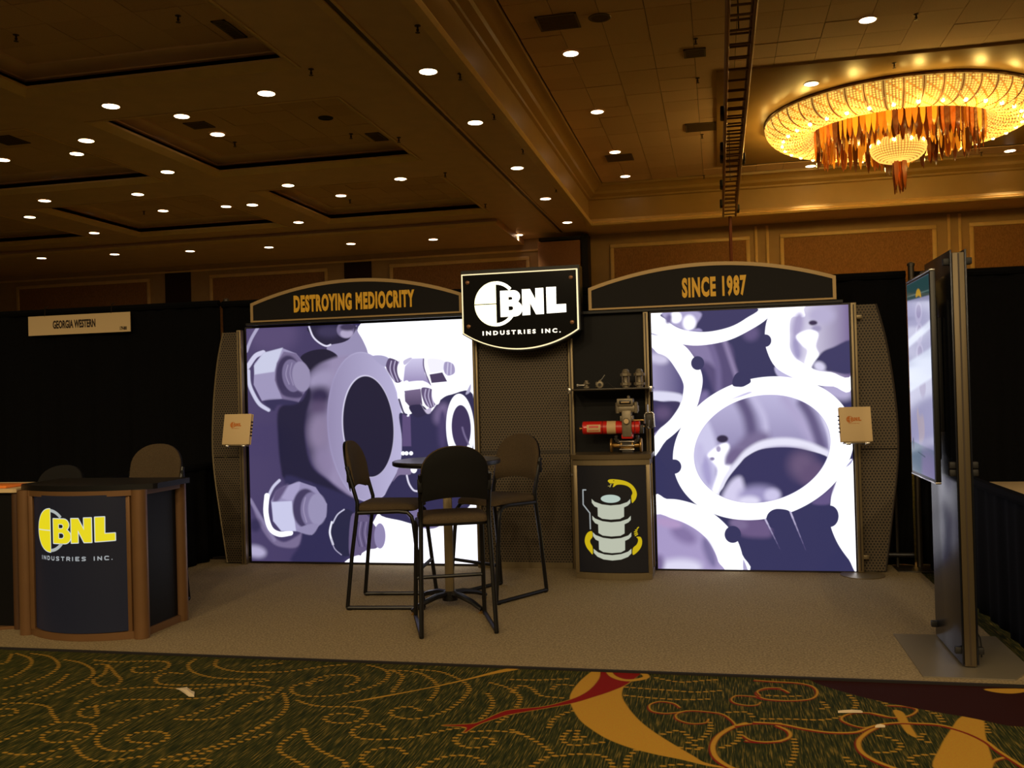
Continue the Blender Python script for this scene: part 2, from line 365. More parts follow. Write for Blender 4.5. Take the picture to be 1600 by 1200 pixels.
# ------------------------------------------------------------------ patterned hall carpet (world-fixed print, woven streaks by nodes)
CARPET = [[["p","gold",0,[[-0.71,4.982],[-0.747,4.802],[-0.761,4.61],[-0.738,4.462],[-0.668,4.262],[-0.597,4.142],[-0.51,4.033],[-0.409,3.951],[-0.3,3.894],[-0.197,3.856],[-0.083,3.804],[-0.006,3.795],[-0.097,3.836],[-0.145,3.899],[-0.231,4.015],[-0.317,4.141],[-0.394,4.278],[-0.463,4.451],[-0.508,4.618],[-0.511,4.777],[-0.492,4.849],[-0.59,5.121],[-0.663,5.112]]],["l","pale",0.012,[[-0.645,5.114],[-0.651,4.872],[-0.672,4.702],[-0.714,4.578],[-0.781,4.481],[-0.866,4.401],[-1.0,4.342],[-1.048,4.288],[-1.101,4.179],[-1.144,4.129],[-1.268,4.094],[-1.156,4.088],[-1.146,4.022],[-1.106,4.134],[-1.035,4.233],[-0.988,4.285],[-0.847,4.387],[-0.731,4.475],[-0.647,4.574],[-0.561,4.69],[-0.491,4.835],[-0.428,5.141]]],["p","red",0,[[-0.645,5.114],[-0.651,4.872],[-0.672,4.702],[-0.714,4.578],[-0.781,4.481],[-0.866,4.401],[-1.0,4.342],[-1.048,4.288],[-1.101,4.179],[-1.144,4.129],[-1.268,4.094],[-1.156,4.088],[-1.146,4.022],[-1.106,4.134],[-1.035,4.233],[-0.988,4.285],[-0.847,4.387],[-0.731,4.475],[-0.647,4.574],[-0.561,4.69],[-0.491,4.835],[-0.428,5.141]]],["l","gold",0.035,[[-0.625,5.023],[-0.587,4.923],[-0.529,4.867],[-0.468,4.872],[-0.413,4.931],[-0.445,5.016]]],["p","gold",0,[[-1.826,4.334],[-1.718,4.405],[-1.583,4.522],[-1.409,4.682],[-1.231,4.871],[-1.107,4.978],[-1.181,4.978],[-1.344,4.777],[-1.517,4.596],[-1.724,4.422]]],["l","red",0.01116,[[-0.225,4.473],[-0.259,4.528],[-0.323,4.544],[-0.367,4.489],[-0.354,4.409],[-0.298,4.382],[-0.245,4.396],[-0.177,4.433],[-0.109,4.431],[-0.033,4.407],[0.011,4.325],[0.028,4.253]]],["l","gold",0.009,[[-0.222,4.484],[-0.256,4.54],[-0.32,4.555],[-0.364,4.501],[-0.351,4.42],[-0.295,4.393],[-0.242,4.407],[-0.174,4.444],[-0.105,4.442],[-0.029,4.418],[0.015,4.335],[0.032,4.263]]],["l","red",0.00992,[[-0.092,4.332],[-0.106,4.283],[-0.172,4.267],[-0.23,4.313],[-0.237,4.379],[-0.193,4.431]]],["l","gold",0.008,[[-0.089,4.343],[-0.103,4.293],[-0.169,4.277],[-0.227,4.323],[-0.234,4.39],[-0.19,4.442]]],["l","red",0.027899999999999998,[[0.069,4.301],[0.01,4.24],[-0.048,4.13],[-0.071,4.011],[-0.061,3.903],[-0.028,3.83],[0.023,3.771]]],["l","gold",0.0225,[[0.073,4.311],[0.013,4.25],[-0.044,4.14],[-0.068,4.02],[-0.058,3.912],[-0.025,3.838],[0.026,3.779]]],["l","red",0.01364,[[0.032,4.264],[0.113,4.307],[0.221,4.322]]],["l","gold",0.011,[[0.035,4.274],[0.116,4.317],[0.225,4.333]]],["l","red",0.0186,[[0.111,4.317],[0.219,4.311],[0.322,4.264],[0.423,4.238],[0.529,4.257],[0.593,4.323],[0.656,4.373],[0.73,4.4],[0.793,4.403],[0.894,4.396],[0.979,4.327],[1.033,4.228],[1.056,4.121],[1.109,3.942]]],["l","gold",0.015,[[0.115,4.328],[0.223,4.322],[0.326,4.274],[0.428,4.247],[0.533,4.266],[0.597,4.333],[0.661,4.383],[0.735,4.411],[0.798,4.413],[0.899,4.407],[0.985,4.337],[1.039,4.238],[1.061,4.13],[1.114,3.951]]],["l","red",0.0186,[[0.069,4.088],[0.144,4.086],[0.207,4.108],[0.248,4.163],[0.246,4.232],[0.203,4.288]]],["l","gold",0.015,[[0.072,4.098],[0.148,4.095],[0.21,4.118],[0.252,4.172],[0.25,4.242],[0.207,4.298]]],["l","red",0.0124,[[0.058,4.145],[0.084,4.1],[0.139,4.085],[0.208,4.103]]],["l","gold",0.01,[[0.061,4.155],[0.088,4.11],[0.142,4.094],[0.212,4.112]]],["l","red",0.00992,[[0.146,4.595],[0.129,4.557],[0.083,4.544],[0.03,4.567],[0.011,4.621],[0.039,4.68],[0.118,4.678],[0.164,4.647],[0.271,4.637]]],["l","gold",0.008,[[0.15,4.607],[0.133,4.568],[0.087,4.555],[0.033,4.579],[0.015,4.633],[0.043,4.692],[0.122,4.69],[0.168,4.658],[0.276,4.648]]],["l","red",0.01364,[[0.286,4.759],[0.249,4.811],[0.177,4.802],[0.132,4.731],[0.17,4.647],[0.277,4.637],[0.38,4.676],[0.42,4.769],[0.406,4.871],[0.337,4.917],[0.215,4.925],[0.133,4.937]]],["l","gold",0.011,[[0.29,4.771],[0.254,4.824],[0.181,4.814],[0.136,4.743],[0.174,4.659],[0.282,4.649],[0.385,4.688],[0.424,4.781],[0.411,4.884],[0.342,4.93],[0.22,4.939],[0.138,4.951]]],["l","red",0.00992,[[0.252,4.83],[0.179,4.815],[0.137,4.757],[0.15,4.695]]],["l","gold",0.008,[[0.257,4.843],[0.184,4.828],[0.141,4.769],[0.154,4.707]]],["l","red",0.0124,[[0.694,4.475],[0.635,4.511],[0.562,4.508],[0.506,4.46],[0.488,4.403],[0.52,4.348],[0.565,4.319],[0.608,4.329]]],["l","gold",0.01,[[0.699,4.486],[0.64,4.522],[0.567,4.519],[0.51,4.47],[0.492,4.413],[0.524,4.358],[0.569,4.329],[0.612,4.339]]],["l","red",0.01364,[[0.634,4.506],[0.7,4.469],[0.758,4.477],[0.809,4.524],[0.837,4.591],[0.799,4.625],[0.727,4.631]]],["l","gold",0.011,[[0.639,4.517],[0.705,4.48],[0.763,4.488],[0.814,4.535],[0.842,4.602],[0.804,4.636],[0.732,4.643]]],["l","red",0.0248,[[0.638,4.35],[0.568,4.248],[0.523,4.145],[0.521,4.034],[0.562,3.943],[0.631,3.87]]],["l","gold",0.02,[[0.643,4.36],[0.573,4.258],[0.528,4.154],[0.525,4.042],[0.566,3.952],[0.635,3.878]]],["l","red",0.0186,[[1.056,4.051],[1.008,4.01],[0.967,3.921]]],["l","gold",0.015,[[1.061,4.06],[1.013,4.018],[0.972,3.929]]],["p","gold",0,[[0.773,3.899],[0.841,4.134],[0.925,4.339],[1.017,4.53],[1.097,4.519],[1.059,4.318],[1.032,4.162],[1.007,4.017],[0.966,3.928]]],["p","gold",0,[[0.734,4.569],[0.774,4.552],[0.774,4.399],[0.774,4.238],[0.741,4.292],[0.736,4.415]]],["l","red",0.0186,[[0.111,4.317],[0.219,4.311],[0.322,4.264],[0.423,4.238],[0.529,4.257],[0.593,4.323],[0.656,4.373],[0.73,4.4],[0.793,4.403],[0.894,4.396],[0.979,4.327],[1.033,4.228],[1.056,4.121],[1.109,3.942]]],["l","gold",0.015,[[0.115,4.328],[0.223,4.322],[0.326,4.274],[0.428,4.247],[0.533,4.266],[0.597,4.333],[0.661,4.383],[0.735,4.411],[0.798,4.413],[0.899,4.407],[0.985,4.337],[1.039,4.238],[1.061,4.13],[1.114,3.951]]],["p","maroon",0,[[0.411,4.98],[0.601,4.767],[0.804,4.636],[1.024,4.531],[1.287,4.472],[1.514,5.235],[0.994,5.227],[0.487,5.163]]],["p","gold",0,[[1.221,4.951],[1.437,4.974],[1.34,4.895],[1.252,4.899]]]],[[[-4.224,4.897],[-4.131,4.749],[-4.139,4.68]],[[-4.206,4.918],[-4.039,4.83],[-3.935,4.705],[-3.88,4.533],[-3.894,4.424]],[[-4.109,4.929],[-3.939,4.878],[-3.763,4.726],[-3.695,4.573],[-3.698,4.419],[-3.779,4.292]],[[-3.8,4.831],[-3.666,4.789],[-3.505,4.676],[-3.419,4.546],[-3.41,4.369],[-3.454,4.184]],[[-3.586,4.571],[-3.537,4.44],[-3.526,4.297],[-3.573,4.195],[-3.63,4.121]],[[-3.471,4.763],[-3.383,4.612],[-3.364,4.492],[-3.253,4.404],[-3.188,4.441],[-3.218,4.526],[-3.305,4.607],[-3.471,4.763],[-3.552,4.769]],[[-3.61,4.847],[-3.454,4.832],[-3.293,4.869],[-3.162,4.868],[-3.093,4.777],[-3.103,4.679],[-3.19,4.652],[-3.249,4.677],[-3.28,4.737],[-3.195,4.771]],[[-3.021,4.937],[-2.994,4.822],[-2.892,4.706],[-2.746,4.632],[-2.587,4.616],[-2.403,4.64]],[[-2.881,4.937],[-2.837,4.842],[-2.735,4.773],[-2.606,4.742],[-2.461,4.754]],[[-2.941,4.668],[-3.027,4.673],[-3.038,4.579],[-2.957,4.486],[-2.824,4.48],[-2.674,4.509],[-2.542,4.534],[-2.391,4.618]],[[-2.337,4.51],[-2.492,4.532],[-2.725,4.431],[-2.968,4.427],[-3.124,4.365],[-3.178,4.302],[-3.195,4.192],[-3.194,4.128]],[[-2.297,4.433],[-2.459,4.384],[-2.598,4.299],[-2.801,4.246],[-2.975,4.222],[-3.038,4.136],[-3.099,4.09],[-3.091,4.018],[-3.034,3.966],[-2.968,3.963],[-2.999,4.03],[-3.082,4.118]],[[-3.597,4.06],[-3.528,4.095],[-3.413,4.098],[-3.297,4.063],[-3.21,3.977],[-3.118,3.896],[-3.11,3.84],[-3.158,3.767],[-3.182,3.657],[-3.197,3.604]],[[-3.526,4.002],[-3.461,4.016],[-3.406,3.974],[-3.412,3.925],[-3.454,3.919]],[[-3.093,3.876],[-3.011,3.888],[-2.907,3.869],[-2.84,3.791],[-2.837,3.717],[-2.879,3.66],[-2.952,3.643],[-3.017,3.671],[-3.055,3.739],[-3.003,3.785],[-2.915,3.774]],[[-2.253,4.345],[-2.311,4.248],[-2.316,4.125],[-2.355,4.037],[-2.463,3.999],[-2.578,3.999]],[[-2.443,4.441],[-2.464,4.227],[-2.509,4.074],[-2.562,4.015]],[[-2.662,4.175],[-2.723,4.056],[-2.781,3.943],[-2.798,3.829],[-2.775,3.726],[-2.701,3.636],[-2.595,3.593],[-2.512,3.615],[-2.473,3.679],[-2.447,3.753],[-2.493,3.819],[-2.575,3.833],[-2.638,3.798],[-2.64,3.746],[-2.589,3.702],[-2.504,3.7]],[[-2.814,3.619],[-2.718,3.537],[-2.623,3.486],[-2.552,3.487],[-2.49,3.524],[-2.427,3.561]],[[-3.067,3.504],[-2.981,3.492],[-2.903,3.519],[-2.863,3.563],[-2.831,3.597]],[[-2.794,3.497],[-2.835,3.445],[-2.875,3.376]],[[-2.081,4.008],[-2.111,3.905],[-2.146,3.817],[-2.184,3.711],[-2.243,3.635],[-2.295,3.59],[-2.327,3.53],[-2.313,3.461]],[[-2.024,3.897],[-2.088,3.785],[-2.154,3.687],[-2.217,3.592],[-2.265,3.53]],[[-2.225,3.554],[-2.166,3.572],[-2.115,3.552],[-2.119,3.507],[-2.171,3.491]],[[-2.545,4.75],[-2.394,4.769],[-2.278,4.84],[-2.187,4.906],[-2.086,4.951]],[[-2.601,4.855],[-2.529,4.896],[-2.447,4.939]],[[-1.955,4.951],[-1.857,4.899],[-1.782,4.801],[-1.772,4.669],[-1.819,4.551],[-1.9,4.459],[-2.004,4.405],[-2.113,4.404],[-2.192,4.474],[-2.212,4.555],[-2.157,4.619],[-2.085,4.672]],[[-2.141,4.564],[-2.143,4.694],[-2.064,4.759],[-1.966,4.756],[-1.913,4.694],[-1.916,4.608],[-1.952,4.561]],[[-1.799,4.875],[-1.704,4.795],[-1.673,4.653],[-1.661,4.517]],[[-1.781,4.878],[-1.651,4.863],[-1.532,4.758],[-1.455,4.626],[-1.433,4.469],[-1.443,4.391]],[[-1.666,4.908],[-1.514,4.88],[-1.364,4.751],[-1.284,4.621],[-1.276,4.464],[-1.301,4.312],[-1.353,4.211],[-1.433,4.155],[-1.522,4.176],[-1.566,4.228],[-1.554,4.29],[-1.496,4.317],[-1.418,4.261]],[[-1.196,4.73],[-1.091,4.66],[-1.002,4.526],[-0.987,4.379],[-1.001,4.26],[-1.037,4.144]],[[-1.171,4.556],[-1.116,4.435],[-1.106,4.292],[-1.124,4.176]],[[-2.087,4.329],[-2.0,4.278],[-1.897,4.262],[-1.79,4.277],[-1.7,4.246],[-1.669,4.167],[-1.687,4.085],[-1.748,4.055],[-1.812,4.068],[-1.846,4.108],[-1.836,4.163],[-1.777,4.183],[-1.729,4.171]],[[-2.207,4.418],[-2.119,4.274],[-2.083,4.157],[-2.086,4.041],[-2.109,3.938]],[[-2.264,4.506],[-2.255,4.411],[-2.305,4.312]],[[-1.887,3.959],[-1.901,3.852],[-1.9,3.753],[-1.858,3.682],[-1.775,3.621],[-1.684,3.555]],[[-1.87,3.94],[-1.801,3.826],[-1.716,3.741],[-1.628,3.679],[-1.557,3.636],[-1.516,3.572]],[[-1.52,4.011],[-1.554,4.06],[-1.62,4.062],[-1.653,4.003],[-1.644,3.941],[-1.583,3.888],[-1.49,3.887],[-1.391,3.916],[-1.315,3.967],[-1.237,4.041],[-1.155,4.084]],[[-1.327,3.751],[-1.374,3.801],[-1.428,3.802],[-1.482,3.766],[-1.501,3.698],[-1.467,3.631],[-1.407,3.588]],[[-1.224,3.616],[-1.186,3.7],[-1.137,3.752],[-1.068,3.766],[-1.003,3.736],[-0.966,3.672]],[[-1.112,4.038],[-1.032,4.059],[-0.94,4.056],[-0.874,4.03]],[[-1.146,4.022],[-1.167,3.958],[-1.15,3.901],[-1.085,3.853],[-1.016,3.872],[-0.985,3.925],[-1.028,3.978],[-1.096,3.948]],[[-0.943,4.083],[-0.851,4.004],[-0.757,3.9],[-0.7,3.817],[-0.641,3.843],[-0.573,3.854],[-0.509,3.845],[-0.467,3.781],[-0.455,3.731]],[[-0.69,4.108],[-0.706,4.024],[-0.672,3.951],[-0.608,3.951],[-0.514,4.003]],[[-0.653,4.113],[-0.643,3.994],[-0.604,4.079]],[[-0.786,4.137],[-0.782,4.246],[-0.735,4.343],[-0.7,4.371]],[[-1.056,4.597],[-1.037,4.708],[-0.966,4.663],[-0.905,4.565],[-0.792,4.542]],[[-0.865,4.676],[-0.843,4.748],[-0.773,4.743]],[[-0.5,4.751],[-0.398,4.738],[-0.273,4.728],[-0.15,4.718],[-0.028,4.76]],[[-0.488,4.621],[-0.404,4.607],[-0.307,4.595],[-0.187,4.598],[-0.068,4.627]],[[-0.379,3.928],[-0.406,3.842],[-0.403,3.739]],[[-0.28,4.126],[-0.21,4.177],[-0.135,4.068],[-0.08,4.216],[-0.089,4.321]],[[-0.202,3.982],[-0.112,3.976],[-0.169,4.043]],[[-0.031,4.007],[0.025,4.071],[0.048,4.173],[0.035,4.232]],[[0.001,4.445],[0.084,4.456],[0.111,4.371]],[[-0.36,4.923],[-0.237,4.868],[-0.112,4.913],[-0.028,4.938]],[[-0.776,3.7],[-0.738,3.793],[-0.7,3.817]],[[-1.101,4.799],[-0.968,4.808],[-0.798,4.853]],[[-0.26,3.777],[-0.195,3.804],[-0.129,3.789]],[[0.267,4.145],[0.265,4.032],[0.242,3.904],[0.212,3.831]],[[0.569,4.762],[0.587,4.666],[0.567,4.569]],[[0.434,4.645],[0.449,4.576],[0.416,4.548]],[[0.153,4.377],[0.264,4.392],[0.409,4.401],[0.501,4.458]],[[0.624,4.236],[0.672,4.204],[0.692,4.131],[0.647,4.06],[0.58,4.042]],[[0.806,4.282],[0.781,4.219],[0.825,4.178]],[[0.799,4.056],[0.724,4.027],[0.696,3.98],[0.712,3.931]],[[1.089,4.486],[1.082,4.381],[1.073,4.32]],[[0.889,4.59],[0.918,4.527],[0.921,4.441]],[[0.455,3.97],[0.471,3.904],[0.514,3.893]],[[0.192,4.712],[0.286,4.712],[0.366,4.735]],[[0.671,4.726],[0.709,4.683],[0.727,4.614]]]]
X0, X1, Y0, Y1 = -5.0, 2.2, 2.6, 5.4
pc = Paint(1800, 700, ((X0, Y1), (X1, Y1), (X0, Y0), (X1, Y0)), (0, 0, 0))
COL = dict(gold=(0, 255, 0), red=(255, 0, 0), maroon=(0, 0, 255), pale=(110, 255, 0))
for curve in CARPET[1]:
    p = np.array(curve); seg = np.hypot(*(np.diff(p, axis=0).T)); L = np.r_[0, np.cumsum(seg)]
    sp = catmull(curve, False, 12); dd = np.hypot(*(np.diff(sp, axis=0).T)); cl = np.r_[0, np.cumsum(dd)]
    for t in np.arange(0, cl[-1], .036):
        x, y = np.interp(t, cl, sp[:, 0]), np.interp(t, cl, sp[:, 1])
        pc.line([(x - .006, y), (x + .006, y)], .015, (0, 240, 0), .002)
for kind, col, wd, pts in CARPET[0]:
    if kind == 'p': pc.poly(pts, COL[col], .004)
    else: pc.line(pts, wd, COL[col], .004)
im = pc.image('carpet motif print')
m_carpet = bpy.data.materials.new('patterned hall carpet'); N, L = nodes(m_carpet); b = N['Principled BSDF']
tc = N.new('ShaderNodeTexCoord'); mp = N.new('ShaderNodeMapping'); mp.vector_type = 'TEXTURE'
mp.inputs['Location'].default_value = (X0, Y0, 0); mp.inputs['Scale'].default_value = (X1 - X0, Y1 - Y0, 1)
ti = N.new('ShaderNodeTexImage'); ti.image = im; ti.extension = 'REPEAT'
L.new(tc.outputs['Object'], mp.inputs['Vector']); L.new(mp.outputs['Vector'], ti.inputs['Vector'])
ms = N.new('ShaderNodeMapping'); ms.inputs['Rotation'].default_value = (0, 0, .12); ms.inputs['Scale'].default_value = (150, 9, 1)
L.new(tc.outputs['Object'], ms.inputs['Vector'])
nz = N.new('ShaderNodeTexNoise'); nz.inputs['Scale'].default_value = 1.0; nz.inputs['Detail'].default_value = 2
L.new(ms.outputs['Vector'], nz.inputs['Vector'])
rp = N.new('ShaderNodeValToRGB'); e = rp.color_ramp.elements
e[0].position = .38; e[0].color = (*lin((36, 44, 20)), 1); e[1].position = .74; e[1].color = (*lin((148, 124, 56)), 1)
k = e.new(.54); k.color = (*lin((66, 68, 30)), 1)
L.new(nz.outputs['Fac'], rp.inputs['Fac'])
sp = N.new('ShaderNodeSeparateColor'); L.new(ti.outputs['Color'], sp.inputs[0])
prev = rp.outputs['Color']
for ch, col in (('Green', (206, 156, 56)), ('Red', (144, 26, 22)), ('Blue', (52, 20, 18))):
    mx = N.new('ShaderNodeMix'); mx.data_type = 'RGBA'
    L.new(sp.outputs[ch], mx.inputs[0]); L.new(prev, mx.inputs[6]); mx.inputs[7].default_value = (*lin(col), 1); prev = mx.outputs[2]
fz = N.new('ShaderNodeTexNoise'); fz.inputs['Scale'].default_value = 260; L.new(tc.outputs['Object'], fz.inputs['Vector'])
mm = N.new('ShaderNodeMix'); mm.data_type = 'RGBA'; mm.blend_type = 'MULTIPLY'; mm.inputs[0].default_value = .5
L.new(prev, mm.inputs[6]); L.new(fz.outputs['Color'], mm.inputs[7]); L.new(mm.outputs[2], b.inputs['Base Color'])
b.inputs['Roughness'].default_value = .95; b.inputs['Specular IOR Level'].default_value = .1
bp = N.new('ShaderNodeBump'); bp.inputs['Strength'].default_value = .4; bp.inputs['Distance'].default_value = .005
L.new(fz.outputs['Fac'], bp.inputs['Height']); L.new(bp.outputs['Normal'], b.inputs['Normal'])
struct(obj('floor', MB().box(-26, 13, -12, 25.2, -.1, 0), m_carpet, smooth=0))

# ------------------------------------------------------------------ back wall with framed wallpaper panels
WY = 24.9
wall = struct(obj('wall_back', MB().box(-26, 13, WY, WY + .2, 0, 6.8), m_wall, smooth=0))
def framed(x0, x1, z0, z1):
    obj('wallpaper_panel', MB().box(x0, x1, WY - .02, WY, z0, z1), m_paper, wall, smooth=0)
    fr = MB()
    for a, c, d, e in ((x0 - .1, x1 + .1, z1, z1 + .1), (x0 - .1, x1 + .1, z0 - .1, z0), (x0 - .1, x0, z0, z1), (x1, x1 + .1, z0, z1)):
        fr.box(a, c, WY - .05, WY, d, e, .015)
    obj('panel_frame', fr, m_mould, wall)
for x0, x1 in ((-20.9, -16.5), (-14.35, -10.85), (-8.8, -5.0), (-2.62, .78), (1.72, 5.25), (6.2, 9.6)):
    framed(x0, x1, 1.4, 5.08 if x0 < -4 else 5.26)
for x0, x1 in ((-15.9, -15.07), (-10.25, -9.44)):
    obj('maroon_panel', MB().box(x0, x1, WY - .03, WY, .3, 5.37), m_maroon, wall, smooth=0)
for x in (1.0, 1.28, 5.6, 5.85):
    obj('pilaster_strip', MB().box(x, x + .07, WY - .05, WY, .2, 5.6, .012), m_mould, wall)
obj('picture_rail', MB().box(-26, -4.6, WY - .06, WY, 5.3, 5.36, .015), m_mould, wall)
struct(obj('wall_left', MB().box(-26.2, -26, -4, 25.2, 0, 6.8), m_wall, smooth=0))
struct(obj('wall_right', MB().box(13, 13.2, -4, 25.2, 0, 6.8), m_wall, smooth=0))
door = struct(thing('door_1', '', '', (-3.9, WY, 0)))
for k_ in ('label', 'category'): del door[k_]
obj('pocket_door_leaf', MB().box(-.63, .47, -.75, -.62, .05, 5.42, .01), mat('partition cloth', (150, 104, 62), .7, noise=.08, nscale=30), door)
obj('pocket_door_shadow_gap', MB().box(.49, .66, -.55, -.02, .05, 5.60), m_black, door, smooth=0)
obj('pocket_head_track', MB().box(-.6, .5, -.76, -.5, 5.45, 5.53), m_black, door, smooth=0)
obj('pocket_jamb', MB().box(-.63, -.58, -.62, -.02, .05, 5.45), m_wall, door, smooth=0)

# ------------------------------------------------------------------ ceiling: soffits, coffers, tiles
BX = [(-26, -24.3), (-20.34, -19.14), (-15.12, -14.07), (-10.02, -9.0), (-5.0, -3.13)]      # soffit strips running away from the camera
CY = [(2.1, 5.8), (7.1, 10.9), (12.1, 15.83), (17.1, 20.9)]                                 # left coffers between the cross beams
so = MB()
for x0, x1 in BX: so.box(x0, x1, -12, WY, ZS, 6.9)
for y0, y1 in ((-12, 2.1), (5.8, 7.1), (10.9, 12.1), (15.83, 17.1), (20.9, WY)): so.box(-26, -5.0, y0, y1, ZS + .0005, 6.89)
so.box(-3.13, 13, 23.55, WY, ZS + .001, 6.88); so.box(-3.13, 13, -12, 5.0, ZS + .001, 6.88); so.box(10.5, 13, 5, 23.55, ZS + .0015, 6.87)
ceil = struct(obj('ceiling', so, m_soffit, smooth=0))
bulk = MB().box(-26, -5.05, 21.75, WY, ZB, ZS + .01)
obj('wall_bulkhead', bulk, m_soffit, ceil, smooth=0)
lip = MB(); lip.prism([(21.75, ZB), (21.63, ZB + .02), (21.60, ZB + .07), (21.75, ZB + .10)], -26, -5.05, 'yz')
obj('bulkhead_moulding', lip, m_mould, ceil)
def ring_profile(x0, x1, y0, y1, prof):
    """moulding round a coffer: prof = [(inset, z)]"""
    mb = MB(); V = []
    for i, z in prof: V += [(x0 + i, y0 + i, z), (x1 - i, y0 + i, z), (x1 - i, y1 - i, z), (x0 + i, y1 - i, z)]
    F = [(4 * a + j, 4 * a + (j + 1) % 4, 4 * a + 4 + (j + 1) % 4, 4 * a + 4 + j) for a in range(len(prof) - 1) for j in range(4)]
    return mb.add(V, F)
def coffer(x0, x1, y0, y1, zt, prof_low, prof_high, tx, ty, ix, iy, x_off=0.0, skip=None, vis=None):
    c = bpy.data.objects.new('ceiling', MB().box(x0 - .05, x1 + .05, y0 - .05, y1 + .05, zt + .03, zt + .05).mesh('ceiling', m_groove, 0))
    C.objects.link(c); struct(c)
    obj('coffer_moulding', ring_profile(x0, x1, y0, y1, prof_low), m_mould, c, smooth=.5)
    obj('coffer_crown', ring_profile(x0, x1, y0, y1, prof_high), m_soffit if zt < 6.2 else mat('gold glazed fascia', (172, 138, 76), .36, noise=.05, nscale=3), c, smooth=.5)
    me1 = MB().box(-tx / 2 + .004, tx / 2 - .004, -ty / 2 + .004, ty / 2 - .004, 0, .02).mesh('ceiling_tile', m_tile, 0)
    me2 = MB().box(-tx / 2 + .004, tx / 2 - .004, -ty / 2 + .004, ty / 2 - .004, 0, .02).mesh('ceiling_tile', m_tile2, 0)
    rest = MB()
    nx = int((x1 - x0 - 2 * ix - x_off) / tx + .5); ny = int((y1 - y0 - 2 * iy) / ty + .5)
    for i in range(nx):
        for j in range(ny):
            px, py = x0 + ix + x_off + (i + .5) * tx, y0 + iy + (j + .5) * ty
            if skip and skip(px, py): continue
            dz = random.uniform(-.003, .004)
            if vis and not vis(px, py):
                rest.box(px - tx / 2 + .004, px + tx / 2 - .004, py - ty / 2 + .004, py + ty / 2 - .004, zt + dz, zt + .02 + dz); continue
            t = link('ceiling_tile', random.choice((me1, me1, me2)), c, (px, py, zt + dz))
            t.rotation_euler = (random.uniform(-.004, .004), random.uniform(-.004, .004), 0)
    if rest.v:
        r = obj('ceiling_tile_field', rest, m_tile, c, smooth=0); r['kind'] = 'stuff'
    return c
lowL = [(.0, ZS - .002), (.0, ZS - .014), (.03, ZS - .016), (.15, ZS + .055), (.16, ZS + .085), (.10, ZS + .095), (.0, ZS + .10)]
highL = [(.0, ZS + .09), (.0, ZS + .20), (.05, ZS + .205), (.06, ZS + .22), (.20, ZS + .265), (.28, ZS + .30), (.29, ZL + .01)]
LX = [(-24.3, -20.34), (-19.14, -15.12), (-14.07, -10.02), (-9.0, -5.0)]
for i, (x0, x1) in enumerate(LX):
    for j, (y0, y1) in enumerate(CY):
        if i == 0 and j < 2 or j == 0 and i < 2: pass
        w_, d_ = x1 - x0 - .56, y1 - y0 - .56
        coffer(x0, x1, y0, y1, ZL, lowL, highL, w_ / 6, d_ / 6, .28, .28, vis=(lambda px, py, i=i, j=j: (j == 3) or (j == 2) or (j == 1 and i == 3)) if not (i == 0 and j < 3 or j == 0) else (lambda px, py: False))
lowR = [(.0, ZS - .002), (.0, ZS - .03), (.05, ZS - .035), (.13, ZS - .01), (.16, ZS + .03), (.12, ZS + .05), (.14, ZS + .08), (.06, ZS + .15), (.0, ZS + .18)]
highR = [(.05, ZS + .15), (.05, ZR - .32), (.10, ZR - .30), (.11, ZR - .26), (.22, ZR - .20), (.24, ZR - .14), (.34, ZR - .06), (.44, ZR - .04), (.45, ZR + .02)]
skipR = lambda x, y: .1 < x < 7.1 and 15.45 < y < 22.1
right = coffer(-3.13, 10.5, 5.0, 23.55, ZR, lowR, highR, .6096, .6096, .45, .33, x_off=.02, skip=skipR, vis=lambda x, y: 11.6 < y and x < .37 * y - .5)
obj('plain_ceiling_panel', MB().box(.1, 7.1, 15.48, 22.1, ZR - .035, ZR + .02, .008), mat('gilded plain ceiling', (190, 152, 88), .33, noise=.05, nscale=2), right)
tr = struct(obj('trim_1', MB().box(-4.0, -3.90, -4, 24.1, ZS - .03, ZS + .002, .004).box(-3.84, -3.80, -4, 24.1, ZS - .02, ZS + .002, .004), m_mould))
obj('partition_slot', MB().box(-3.90, -3.84, -4, 24.1, ZS - .012, ZS + .001), m_groove, tr, smooth=0)

# ------------------------------------------------------------------ recessed downlights
m_trim = mat('white downlight trim', (215, 200, 175), .4)
m_lens = emit('lit downlight lens', (255, 226, 190), 9.0)
_ring = MB().lathe([(.085, .0), (.085, -.006), (.125, -.012), (.135, -.004), (.135, .0)], 24, cap=False).mesh('trim_ring', m_trim)
_lens = MB().lathe([(0, -.0035), (.112, -.0030)], 24, cap=False).mesh('lens', m_lens)
def downlight(x, y, z, label, power=1.0):
    t = thing('downlight', label, 'downlight', (x, y, z), group='recessed ceiling downlights')
    link('trim_ring', _ring, t); link('lens', _lens, t, (0, 0, -.010))
    spot((0, 0, -.05), P_DOWN * power, parent=t)
    return t
kz = (ZS - 1.5) / 4.1
for i, y in enumerate((11.36, 13.71, 16.72, 19.58, 22.51)):
    downlight(-3.48 * kz, y * kz, ZS, 'round recessed downlight beside the partition track on the wide beam, %s from the front' % ORD[i])
kb = (ZB - 1.5) / 4.1
for i, (x, y) in enumerate(((-18.28, 22.64), (-16.09, 22.79), (-13.96, 23.06), (-11.73, 23.26), (-9.49, 23.54), (-7.24, 23.68), (-4.97, 23.83))):
    k = kb if i < 6 else kz
    downlight(x * k, y * k, ZB if i < 6 else ZS, 'round recessed downlight in the row along the far wall, %s from the left' % ORD[i])
